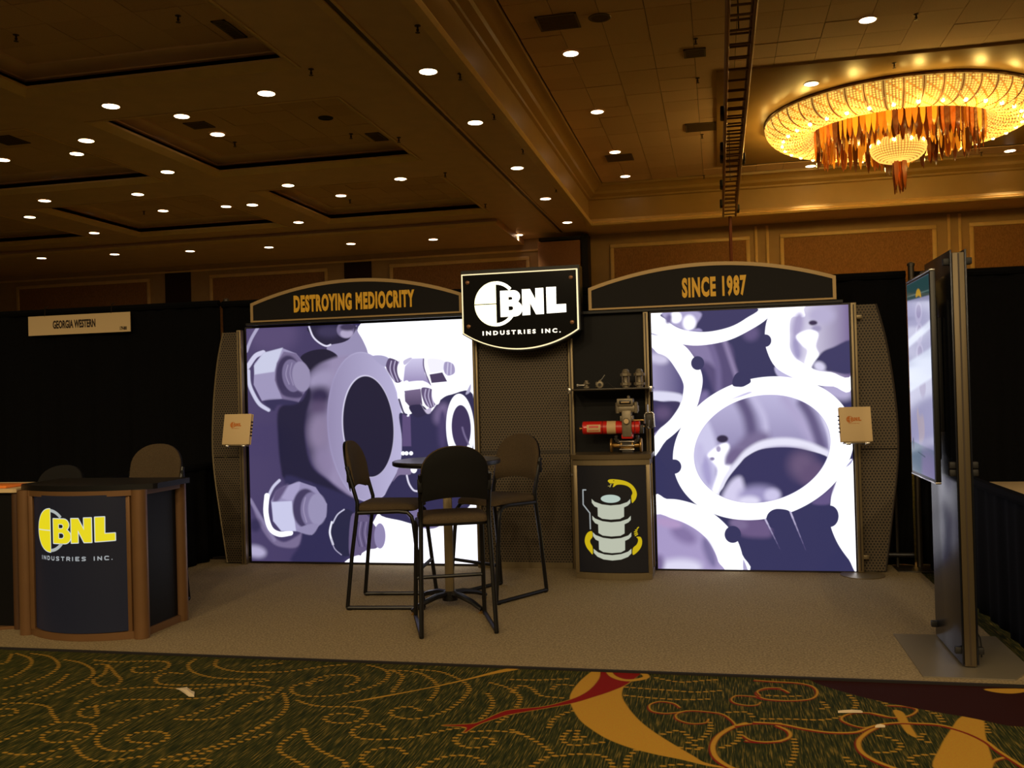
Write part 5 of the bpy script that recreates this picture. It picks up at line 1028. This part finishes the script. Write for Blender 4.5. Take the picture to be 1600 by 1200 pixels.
obj('yoke', MB().prism([(-.105, .118), (-.085, .088), (-.04, .068), (.04, .068), (.085, .088), (.105, .118), (.085, .125), (.055, .10), (-.055, .10), (-.085, .125)], -.035, .035, 'xz'), m_cast2, va)
for x in (-.085, .085): obj('yoke_bolt', MB().lathe([(.009, .09), (.009, .128), (.015, .128), (.015, .142), (0, .144)], 8, c=(x, -.04, 0)), m_cast2, va)
bz = .062
obj('brass_body', hx(hx(MB(), -.12, .11, 0, bz, .020), -.045, .045, 0, bz, .036, 10).box(-.03, .03, -.032, .032, .03, .095, .006), m_brassy, va)
for x in (-.128, .108): obj('flange', hx(MB(), x - .008, x + .010, 0, bz, .058, 28), m_brassy, va)
for x in (-.048, .040): obj('body_flange', hx(MB(), x - .006, x + .010, 0, bz, .044, 20), m_brassy, va)
for x in (-.045, .0, .045): obj('stud_bolt', hx(MB(), -.06, .06, -.04, bz + x * .7, .006, 8), m_chrome, va)
obj('stand_foot', MB().box(-.04, .045, -.04, .04, .0, .028, .004), m_cast2, va)
obj('side_rod', hx(hx(hx(MB(), .04, .14, -.03, .262, .007, 10), .09, .14, -.02, .21, .010, 10), .10, .135, -.02, .17, .008, 10), m_brassy, va)
obj('side_fitting', MB().box(.10, .135, -.04, -.01, .155, .225, .008), m_cast2, va)
obj('clevis_bracket', MB().tube([(.148, -.05, .235), (.150, -.05, .305), (.160, -.05, .318), (.205, -.05, .322), (.215, -.05, .312), (.218, -.05, .22), (.222, -.05, .205)], .009, 8).tube([(.172, -.05, .20), (.180, -.05, .215), (.182, -.05, .262)], .008, 8), m_chrome, va)
obj('lever_pin', MB().tube([(.170, -.05, .318), (.170, -.05, .385)], .007, 8), m_chrome, va)
obj('clevis_plate', MB().box(.150, .210, -.045, -.03, .195, .315, .006), m_cast2, va)

# ------------------------------------------------------------------ product shelf and small fittings
t = thing('product_shelf', 'thin dark shelf with metal clips across the black niche', 'shelf', (-.855, 7.63, 1.512))
obj('board', MB().box(-.335, .335, -.13, .155, -.012, .003, .004), mat('dark shelf edge', (58, 50, 38), .3, metal=.2), t)
for x in (-.325, .325): obj('clip', MB().box(x - .012, x + .012, -.135, -.10, -.035, .012, .004), m_chrome, t)
def fitting(name, label, x, y, prof, s=1.0):
    t = thing(name, label, 'fitting', (x, y, 1.515)); return t
t = fitting('pipe_fitting', 'small double collar pipe fitting, leftmost on the product shelf', -1.053, 7.60, None)
obj('body', MB().lathe([(0, 0), (.017, 0), (.020, .006), (.020, .012), (.014, .016), (.014, .032), (.021, .036), (.021, .046), (.016, .05), (.016, .066), (.010, .070), (0, .070)], 16), m_cast, t)
for z in (.010, .042): obj('collar', MB().lathe([(.022, z - .007), (.026, z - .004), (.026, z + .006), (.022, z + .009)], 8), m_cast, t)
obj('side_port', hx(MB(), -.075, -.015, 0, .03, .009, 10).lathe([(.016, -.08), (.016, -.066), (0, -.066)], 10, c=(0, 0, .03), axis='x'), m_chrome, t)
t = fitting('ball_valve', 'small ball valve with a raised lever handle on the product shelf', -.942, 7.60, None)
obj('body', hx(hx(MB(), -.026, .026, 0, .03, .024, 16), -.034, -.024, 0, .03, .030, 8), m_cast, t); obj('bonnet', MB().lathe([(.014, .05), (.014, .066), (.006, .07), (0, .07)], 10), m_cast, t)
obj('bore', MB().lathe([(0, -.031), (.014, -.0305)], 14, c=(.0, 0, .03), axis='y'), m_cast2, t)
obj('collar', MB().lathe([(.014, -.032), (.028, -.030), (.030, -.020), (.030, .02)], 16, c=(.0, 0, .03), axis='y', cap=False), m_cast, t)
obj('lever', MB().tube([(0, 0, .066), (.018, -.01, .074), (.042, -.012, .108)], .005, 8), m_chrome, t); obj('foot', MB().box(-.018, .018, -.018, .018, 0, .012), m_cast2, t)
obj('cable', MB().tube([(.02, .01, .04), (.06, .02, .045), (.10, .01, .012), (.13, .0, .004)], .002, 6), m_cast2, t)
for x, l in ((-.733, 'tall flanged coupling, left one of the two on the product shelf'), (-.624, 'tall flanged coupling, right one of the two on the product shelf')):
    t = thing('pipe_coupling', l, 'fitting', (x, 7.60, 1.515))
    obj('body', MB().lathe([(0, 0), (.027, 0), (.029, .008), (.029, .022), (.023, .034), (.022, .100), (.029, .112), (.029, .135), (.022, .145), (0, .145)], 18), m_cast, t)
    for z in (.030, .105): obj('flange', MB().lathe([(.022, z - .013), (.046, z - .010), (.046, z + .010), (.022, z + .013)], 8, a0=.3, a1=.3 + 2 * PI), m_cast, t)
    for k in range(4):
        a = PI / 4 + k * PI / 2; obj('bolt', MB().tube([(.037 * math.cos(a), .037 * math.sin(a), .012), (.037 * math.cos(a), .037 * math.sin(a), .124)], .0035, 6), m_chrome, t)
    obj('cap_ring', MB().lathe([(.020, .140), (.020, .150), (.013, .150)], 14), m_cast, t)
t = thing('bright_cap', 'tiny bright cap, stand-in for a bright point, low on the post left of the pedestal', 'cap', (-1.216, 7.7795, .80))  # chrome cap stands in for a small warm bright point on the post
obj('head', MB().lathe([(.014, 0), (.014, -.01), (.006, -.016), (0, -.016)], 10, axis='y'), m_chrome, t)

# ------------------------------------------------------------------ literature binders on angled arms
def binder(label, cx, cy, cz, rz, tilt, w, h, ring_side, arm):
    t = thing('literature_binder', label, 'binder', (cx, cy, cz), rz); t.rotation_euler = (tilt, 0, rz)
    obj('cover', MB().box(-w / 2, w / 2, -.004, .0, -h / 2, h / 2, .0015), m_cream, t)
    obj('pages', MB().box(-w / 2 + .008, w / 2 - .008, .0, .028, -h / 2 + .006, h / 2 - .006), mat('page block', (196, 174, 136), .8), t, smooth=0)
    obj('back_cover', MB().box(-w / 2, w / 2, .028, .032, -h / 2, h / 2, .0015), m_cream, t)
    mo = mat('orange logo ink', (196, 112, 26), .6)
    for k_, lp in LOGO.items():
        s_ = .026; upright(shape2d([[(a * s_, b * s_) for a, b in l] for l in lp], .0004), mo, 'printed_' + k_, t, (-.042, -.0048, h * .14))
    upright(text_mesh('INDUSTRIES INC.', .009, .0003, 0, 1.2), mo, 'printed_lettering', t, (-.012, -.0048, h * .02))
    rg = MB()
    for k in range(5): rg.lathe([(.010, -.004), (.013, 0), (.010, .004)], 8, c=(ring_side * w / 2, .014, -.055 + .03 * k), axis='z')
    obj('binding_rings', rg, m_black, t)
    obj('ledge', MB().box(-w / 2 + .02, w / 2 - .02, -.012, .04, -h / 2 - .014, -h / 2 - .002, .003), m_bronze, t)
    for x in (-w * .28, w * .32): obj('ledge_clip', MB().box(x - .016, x + .016, -.018, .0, -h / 2 - .026, -h / 2 - .006, .004), m_chrome, t)
    obj('back_plate', MB().box(-w / 2 + .01, w / 2 - .01, .033, .038, -h / 2, h / 2 - .03), m_bronze, t, smooth=0)
    obj('arm', MB().tube([(0, .036, -h * .1)] + arm, .012, 8), m_bronze, t)
binder('cream BNL binder tilted on an arm left of the flange lightbox', -4.145, 7.53, 1.245, math.radians(-4), math.radians(-12), .27, .27, 1, [(-.02, .12, -.06), (-.118, .249, -.03)])
binder('cream BNL binder on an arm right of the ring lightbox', 1.005, 7.52, 1.190, math.radians(6), math.radians(-10), .232, .265, -1, [(.02, .12, -.06), (.03, .245, -.03)])

# ------------------------------------------------------------------ bar table
TX, TY = -1.89, 6.36
bt = thing('bar_table', 'round black bar table on a bronze column among three stools', 'table', (TX, TY, 0), math.radians(11))
obj('table_top', MB().lathe([(0, 1.005), (.36, 1.005), (.374, 1.010), (.378, 1.018), (.378, 1.036), (.372, 1.042), (0, 1.042)], 48), mat('dark speckled laminate', (46, 42, 36), .28, noise=.3, nscale=300, spec=.5), bt, smooth=.5)
obj('edge_band', MB().lathe([(.3785, 1.012), (.3805, 1.016), (.3805, 1.034), (.3785, 1.038)], 48, cap=False), m_frame, bt)
obj('column', MB().box(-.030, .030, -.030, .030, .09, 1.0, .008), m_bronze, bt)
obj('top_spider', MB().box(-.22, .22, -.03, .03, .985, 1.005).box(-.03, .03, -.22, .22, .985, 1.005), m_frame, bt, smooth=0)
obj('hub', MB().lathe([(.055, .055), (.055, .10), (.04, .12), (0, .12)], 16), m_frame, bt)
for k in range(4):
    a = PI / 4 + k * PI / 2; l = MB().tube([(.02, 0, .10), (.12, 0, .098), (.24, 0, .072), (.335, 0, .036)], [.028, .026, .022, .018], 8, flat=.8)
    lo = obj('leg', l, m_frame, bt, rot=(0, 0, a))
    obj('glide', MB().lathe([(.018, .0102), (.018, .018), (.008, .022), (.008, .036), (0, .036)], 10, c=(.325, 0, 0)), m_brassy, lo)

# ------------------------------------------------------------------ bar stools
def make_stool(label):
    t = thing('bar_stool', label, 'stool', (0, 0, 0), 0, 'upholstered sled base bar stools')
    for s in (-1, 1):
        obj('rear_leg', MB().tube([(s * .232, -.275, .025), (s * .222, -.235, .40), (s * .213, -.195, .69), (s * .212, -.192, .76), (s * .213, -.225, .88), (s * .214, -.262, 1.01)], .0145, 8), m_frame, t)
        obj('front_leg', MB().tube([(s * .213, -.19, .685), (s * .213, .10, .692), (s * .214, .165, .685), (s * .216, .195, .655), (s * .219, .208, .60), (s * .226, .24, .30), (s * .232, .27, .025)], .0145, 8), m_frame, t)
        obj('floor_runner', MB().tube([(s * .232, -.28, .0255), (s * .232, .275, .0255)], .0145, 8), m_frame, t)
        obj('glide', MB().box(s * .232 - .012, s * .232 + .012, -.27, -.24, .0105, .02).box(s * .232 - .012, s * .232 + .012, .235, .265, .0105, .02), m_shell, t, smooth=0)
    obj('footrest', MB().tube([(-.226, .242, .285), (.226, .242, .285)], .0125, 8), m_frame, t)
    obj('seat_rail', MB().tube([(-.213, -.17, .690), (.213, -.17, .690)], .012, 8).tube([(-.213, .12, .690), (.213, .12, .690)], .012, 8), m_frame, t)
    # seat cushion with rounded corners
    sh = []
    for cx_, cy_, a0 in ((.16, .165, 0), (-.16, .165, 90), (-.165, -.16, 180), (.165, -.16, 270)):
        for k in range(6):
            a = math.radians(a0 + 18 * k); sh.append((cx_ + .05 * math.cos(a), cy_ + .05 * math.sin(a)))
    V = []; lay = ((.0, .700), (1.0, .700), (1.02, .712), (1.0, .735), (.9, .747), (.5, .753), (.0, .754))
    n = len(sh)
    for k_, z in lay:
        for x, y in sh: V.append((x * k_, y * k_, z + (-.012 * max(0, (y * k_ - .1) / .1) ** 2 if z > .705 else 0)))
    F = [(i * n + j, i * n + (j + 1) % n, (i + 1) * n + (j + 1) % n, (i + 1) * n + j) for i in range(len(lay) - 1) for j in range(n)]
    obj('seat', MB().add(V, F), m_uphol, t, smooth=.9)
    obj('seat_pan', MB().prism([(x * .97, y * .97) for x, y in sh], .692, .702), m_shell, t)
    xs = [.21 * math.sin(PI / 2 * k / 9) for k in range(-9, 10)]
    zt = lambda x: 1.02 + .165 * math.sqrt(max(0, 1 - (abs(x) / .2105) ** 2.3)); zb = lambda x: .865 - .03 * (abs(x) / .21) ** 2
    lean = lambda x: -.228 + .05 * (1 - (x / .21) ** 2) * -.6
    def lean_pad(off, th, sc):
        mb = MB().pad([x * sc for x in xs], zb, lambda x: zt(x / sc) if sc == 1 else zt(x / sc) - .004, lambda x: lean(x) + off, th, 8)
        mb.v = [(x, y - (z - .86) * .16, z) for x, y, z in mb.v]; return mb
    obj('backrest', lean_pad(.008, .042, 1.0), m_uphol, t, smooth=.9)
    obj('back_shell', lean_pad(-.016, .016, .985), m_shell, t, smooth=.9)
    for s in (-1, 1): obj('back_bolt', MB().box(s * .214 - .018, s * .214 + .012, -.262, -.235, .90, .985, .006), m_shell, t)
    return t
st = make_stool('brown upholstered bar stool nearest the camera, black back turned to us')
st.location = (-1.705, 5.825, 0); st.rotation_euler = (0, 0, math.radians(22))
dup(st, (-2.335, 6.435, 0), math.radians(-84), 'brown upholstered bar stool left of the round table, facing right')
dup(st, (-1.635, 6.765, 0), math.radians(150), 'brown upholstered bar stool behind the round table at its right')
dup(st, (-4.165, 6.09, 0), math.radians(180), 'brown upholstered stool standing behind the BNL counter')
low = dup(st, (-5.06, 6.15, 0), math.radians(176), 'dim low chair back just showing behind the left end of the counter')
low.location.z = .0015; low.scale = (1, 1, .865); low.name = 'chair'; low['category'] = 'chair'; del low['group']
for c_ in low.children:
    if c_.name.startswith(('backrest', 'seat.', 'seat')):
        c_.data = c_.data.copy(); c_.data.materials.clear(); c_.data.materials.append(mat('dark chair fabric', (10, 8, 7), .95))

# ------------------------------------------------------------------ reception counter
m_post = mat('warm bronze counter post', (118, 86, 54), .4, metal=.35, noise=.05, nscale=6)
rc = thing('reception_counter', 'curved reception counter with a yellow BNL logo and black top', 'counter', (-4.02, 5.50, 0))
hx_ = .40
def arc_front(h, y0, sag, n=20):
    R = (h * h + sag * sag) / (2 * sag); th = math.asin(h / R)
    return [(R * math.sin(-th + 2 * th * k / n), y0 - sag + R - R * math.cos(-th + 2 * th * k / n)) for k in range(n + 1)]
topo = [(-.50, .27), (-.50, -.13)] + arc_front(.485, -.16, .145) + [(.50, -.13), (.50, .24), (.44, .27)]
obj('counter_top', MB().prism(topo, .950, .985), m_lam, rc, smooth=.4)
obj('top_rail', MB().prism([(-.45, .22)] + arc_front(.43, -.19, .125) + [(.44, .22)], .915, .950), m_post, rc, smooth=.4)
obj('plinth', MB().prism([(-.44, .22)] + arc_front(.41, -.19, .135) + [(.42, .22)], .011, .058), m_post, rc, smooth=.4)
for x, y, nm in ((-.435, -.185, 'front_post'), (.405, -.19, 'front_post'), (.395, .27, 'rear_post'), (-.435, .25, 'rear_post')):
    pr = [(x + .048 * math.cos(a), y + .048 * math.sin(a)) for a in np.linspace(0, 2 * PI, 20, endpoint=False)]
    obj(nm, MB().prism(pr, .011, .950), m_post, rc, smooth=.6)
for x0, x1 in ((-.385, -.352), (.322, .357)): obj('panel_stile', MB().box(x0, x1, -.222, -.19, .05, .95, .004), m_post, rc)
obj('side_panel', MB().box(.385, .400, -.15, .23, .058, .93), m_navy, rc, smooth=0); obj('side_panel', MB().box(-.44, -.425, -.15, .21, .058, .93), m_navy, rc, smooth=0)
obj('inner_body', MB().box(-.40, .37, -.17, .20, .06, .94), m_black, rc, smooth=0)
AL = .745
p = Paint(460, 560, ((0, .86), (AL, .86), (0, 0), (AL, 0)), (13, 17, 28))
def lg(a, b_): return (.222 + a * .134, .641 + b_ * .136)
YL = (255, 236, 30); OW = (238, 246, 240)
for k_, lp in LOGO.items():
    l = [[lg(a, b_) for a, b_ in loop] for loop in lp]
    if 'half' in k_ or 'letter' in k_:
        for loop in l[:1]: p.poly(loop, OW, .0012, False); p.line(loop + loop[:1], .009, OW, .0012, False)
for k_, lp in LOGO.items():
    l = [[lg(a, b_) for a, b_ in loop] for loop in lp]
    if 'crescent' in k_: p.poly(l[0], (190, 198, 196), .0012, False)
    else:
        p.poly(l[0], YL, .0012, False)
        for loop in l[1:]: p.line(loop + loop[:1], .008, OW, .0012, False); p.poly(loop, (13, 17, 28), .0012, False)
GL = dict(I=[[(0, 0), (0, 1)]], N=[[(0, 0), (0, 1), (1, 0), (1, 1)]], D=[[(0, 0), (0, 1), (.7, 1), (1, .7), (1, .3), (.7, 0), (0, 0)]], U=[[(0, 1), (0, .2), (.2, 0), (.8, 0), (1, .2), (1, 1)]],
          S=[[(1, .9), (.8, 1), (.2, 1), (0, .8), (.2, .55), (.8, .45), (1, .2), (.8, 0), (0, 0)]], T=[[(0, 1), (1, 1)], [(.5, 1), (.5, 0)]], R=[[(0, 0), (0, 1), (.8, 1), (1, .8), (1, .6), (.8, .45), (0, .45)], [(.5, .45), (1, 0)]],
          E=[[(1, 1), (0, 1), (0, 0), (1, 0)], [(0, .5), (.8, .5)]], C=[[(1, .9), (.8, 1), (.2, 1), (0, .8), (0, .2), (.2, 0), (1, 0)]])
GL['.'] = [[(0, 0), (.1, 0)]]
xx = .130
for chh in 'INDUSTRIES INC.':
    if chh == ' ': xx += .034; continue
    wch = .002 if chh in 'I.' else .021
    for stq in GL[chh]: p.line([(xx + a * wch, .456 + b_ * .021) for a, b_ in stq], .0058, (186, 192, 196), .0012, False)
    xx += wch + .0195
im_ct = p.image('counter front print')
af = arc_front(.352, -.205, .128, 24)
quad_uv('front_panel', [(a, b_, .062, .925, k / 24) for k, (a, b_) in enumerate(af)], print_mat('backlit counter print', im_ct, .78, .42), rc)
# neighbouring counter, cut by the left picture edge
nc = thing('neighbour_counter', 'dark counter end with a bronze post cut by the left picture edge', 'counter', (-4.95, 5.62, 0))
obj('post', MB().prism([(.33 + .03 * math.cos(a), -.19 + .03 * math.sin(a)) for a in np.linspace(0, 2 * PI, 16, endpoint=False)], .011, .93), mat('dark bronze post', (84, 58, 36), .45, metal=.3), nc)
obj('front_panel', MB().box(-.5, .32, -.20, -.17, .03, .92), m_navy, nc, smooth=0); obj('plinth', MB().prism([(-.5, .2), (-.5, -.28), (-.1, -.29), (.2, -.25), (.30, -.20), (.30, .2)], .011, .03), m_post, nc)
obj('counter_top', MB().prism([(-.5, .25), (-.5, -.24), (.345, -.24), (.36, -.225), (.36, .25)], .925, .95), m_cream, nc)
t = tag(obj('folder', MB().box(-.19, .11, -.10, .10, 0, .016, .004), mat('orange folder', (232, 128, 44), .5), None, (-4.80, 5.52, .951)), 'orange folder lying on the counter at the left picture edge', 'folder')
t = thing('table', 'cream topped table behind the low side drape at the right picture edge', 'table', (2.45, 7.0, 0))
obj('table_top', MB().box(-.56, .7, -.55, .5, .72, .75, .006), m_cream, t)
for x in (-.5, .64):
    for y in (-.49, .44): obj('leg', MB().tube([(x, y, .002), (x, y, .72)], .018, 8), m_frame, t)

# ------------------------------------------------------------------ monitor tower
mt = thing('monitor_tower', 'tall bronze edged tower with glossy dark panels standing on a flat plate', 'stand', (1.228, 5.24, 0))
for y, nm in ((0, 'front_post'), (.575, 'rear_post')):
    obj(nm, MB().box(-.029, .029, y, y + .045, .022, 2.165, .004), mat('dark champagne aluminium', (92, 80, 58), .4, metal=.5), mt)
obj('post_groove', MB().box(-.004, .004, -.0015, .003, .03, 2.16), MATS['post groove'], mt, smooth=0)
m_acr = mat('glossy dark panel', (30, 32, 40), .26, metal=.55, spec=.5)
obj('side_panel', MB().box(-.040, -.031, .002, .615, .03, 2.18, .002), m_acr, mt); obj('side_panel', MB().box(.031, .040, .002, .615, .03, 2.18, .002), m_acr, mt)
ck = MB().box(-.018, .018, -.016, .016, -.018, .018, .005).mesh('clamp_knob', m_bl)
for s in (-1, 1):
    for y in (.03, .585):
        for z in (.10, 1.02, 1.06, 2.12): link('clamp_knob', ck, mt, (s * .052, y, z))
obj('base_plate', MB().prism([(-.265, -.175), (.16, -.175), (.29, .02), (.29, .66), (-.265, .66)], .0105, .017), mat('brushed floor plate', (128, 120, 104), .34, metal=.3), mt, smooth=0)
obj('cable', MB().tube([(.10, .20, .018), (.105, .21, .06), (.10, .22, .12), (.08, .24, .16)], .004, 6), m_bl, mt)
tv = thing('monitor', 'portrait flat screen mounted on the left face of the bronze tower', 'monitor', (1.10, 5.615, 1.525))
obj('body', MB().box(.0, .028, -.315, .315, -.56, .56, .006), mat('monitor plastic', (12, 12, 13), .4), tv)
obj('rear_housing', MB().box(.028, .055, -.22, .22, -.45, .42, .012), MATS['monitor plastic'], tv)
obj('wall_mount', MB().box(.052, .0865, -.12, .12, -.16, .16, .004).box(.055, .085, -.16, -.10, -.30, .32, .004), m_bl, tv)
for z in (.563, -.563): obj('silver_strip', MB().box(-.002, .026, -.315, .315, z - .005, z + .005, .002), m_chrome, tv)
p = Paint(220, 420, ((0, 0), (1, 0), (0, 1), (1, 1)), (150, 150, 186))
p.poly([(0, 0), (1, 0), (1, .105), (0, .085)], (34, 70, 72), .005, False); p.line([(-.1, .062), (1.1, .082)], .006, (90, 116, 112), .003, False); p.poly([(.42, .085), (.46, .055), (.56, .05), (.64, .07), (.66, .10), (.56, .085)], (196, 150, 40), .006)
p.poly([(0, .84), (1, .86), (1, 1.1), (0, 1.1)], (92, 118, 134), .006, False); p.poly([(.55, .86), (1.1, .9), (1.1, 1.1), (.5, 1.1)], (124, 118, 158), .1)
for k in range(4): p.ell(.52, .17 + .105 * k, .17, .055, (170, 166, 200), 0, .006); p.ell(.53, .165 + .105 * k, .10, .034, (136, 128, 168), 0, .006)
p.ell(.6, .55, .14, .05, (112, 98, 148), 0, .02); p.poly([(-.1, .30), (1.1, .22), (1.1, .26), (-.1, .345)], (214, 222, 240), .012, False); p.poly([(-.1, .42), (1.1, .355), (1.1, .50), (-.1, .585)], (196, 206, 228), .012, False)  # the two pale slanting bands are lightbox reflections painted into the picture
p.poly([(.30, .70), (.36, .66), (.42, .70), (.60, .70), (.62, .80), (.40, .84), (.36, .78)], (172, 160, 170), .02); p.line([(.30, .89), (.62, .905)], .006, (60, 84, 96), .003, False); p.line([(.1, .845), (.1, .86)], .05, (60, 70, 80), .006, False)
pm = print_mat('monitor picture with reflections', p.image('monitor picture with reflections'), .75, .12)
V = [(-.0015, .295, -.545), (-.0015, -.295, -.545), (-.0015, -.295, .545), (-.0015, .295, .545)]
me = bpy.data.meshes.new('screen'); me.from_pydata(V, [], [(0, 1, 2, 3)]); uv = me.uv_layers.new(name='UVMap')
for li, c_ in enumerate(((0, 0), (1, 0), (1, 1), (0, 1))): uv.data[li].uv = c_
me.materials.append(pm); link('screen', me, tv)

# ------------------------------------------------------------------ litter on the hall carpet
m_scrap = mat('white paper scrap', (214, 196, 164), .8)
def scrap(label, x, y, pts, rz):
    rg = random.Random(int(x * 100)); n = len(pts); V = [(a, b_, .003 + rg.random() * .012) for a, b_ in pts] + [(a, b_, .0015 + rg.random() * .004) for a, b_ in pts]
    c_ = [(sum(p_[0] for p_ in pts) / n, sum(p_[1] for p_ in pts) / n, .016)]
    F = [(i, (i + 1) % n, 2 * n) for i in range(n)] + [(i, n + i, n + (i + 1) % n, (i + 1) % n) for i in range(n)]
    tag(obj('paper_scrap', MB().add(V + c_, F), m_scrap, None, (x, y, 0), (0, 0, rz), 0), label, 'litter')
scrap('crumpled beige paper scrap on the hall carpet at the lower left', -2.74, 4.36, [(-.07, .05), (-.02, .07), (.03, .03), (.06, .01), (.10, -.06), (.07, -.06), (.01, -.01), (-.04, .03)], 0)
scrap('thin white paper strip on the hall carpet before the tower', .54, 4.51, [(-.055, -.010), (-.02, .006), (.05, .012), (.055, -.004), (.01, -.012)], .1)
scrap('tiny white paper bit on the scroll pattern near the tower', .64, 4.335, [(-.02, -.008), (-.01, .010), (.018, .008), (.022, -.006)], 0)
bpy.context.view_layer.update()
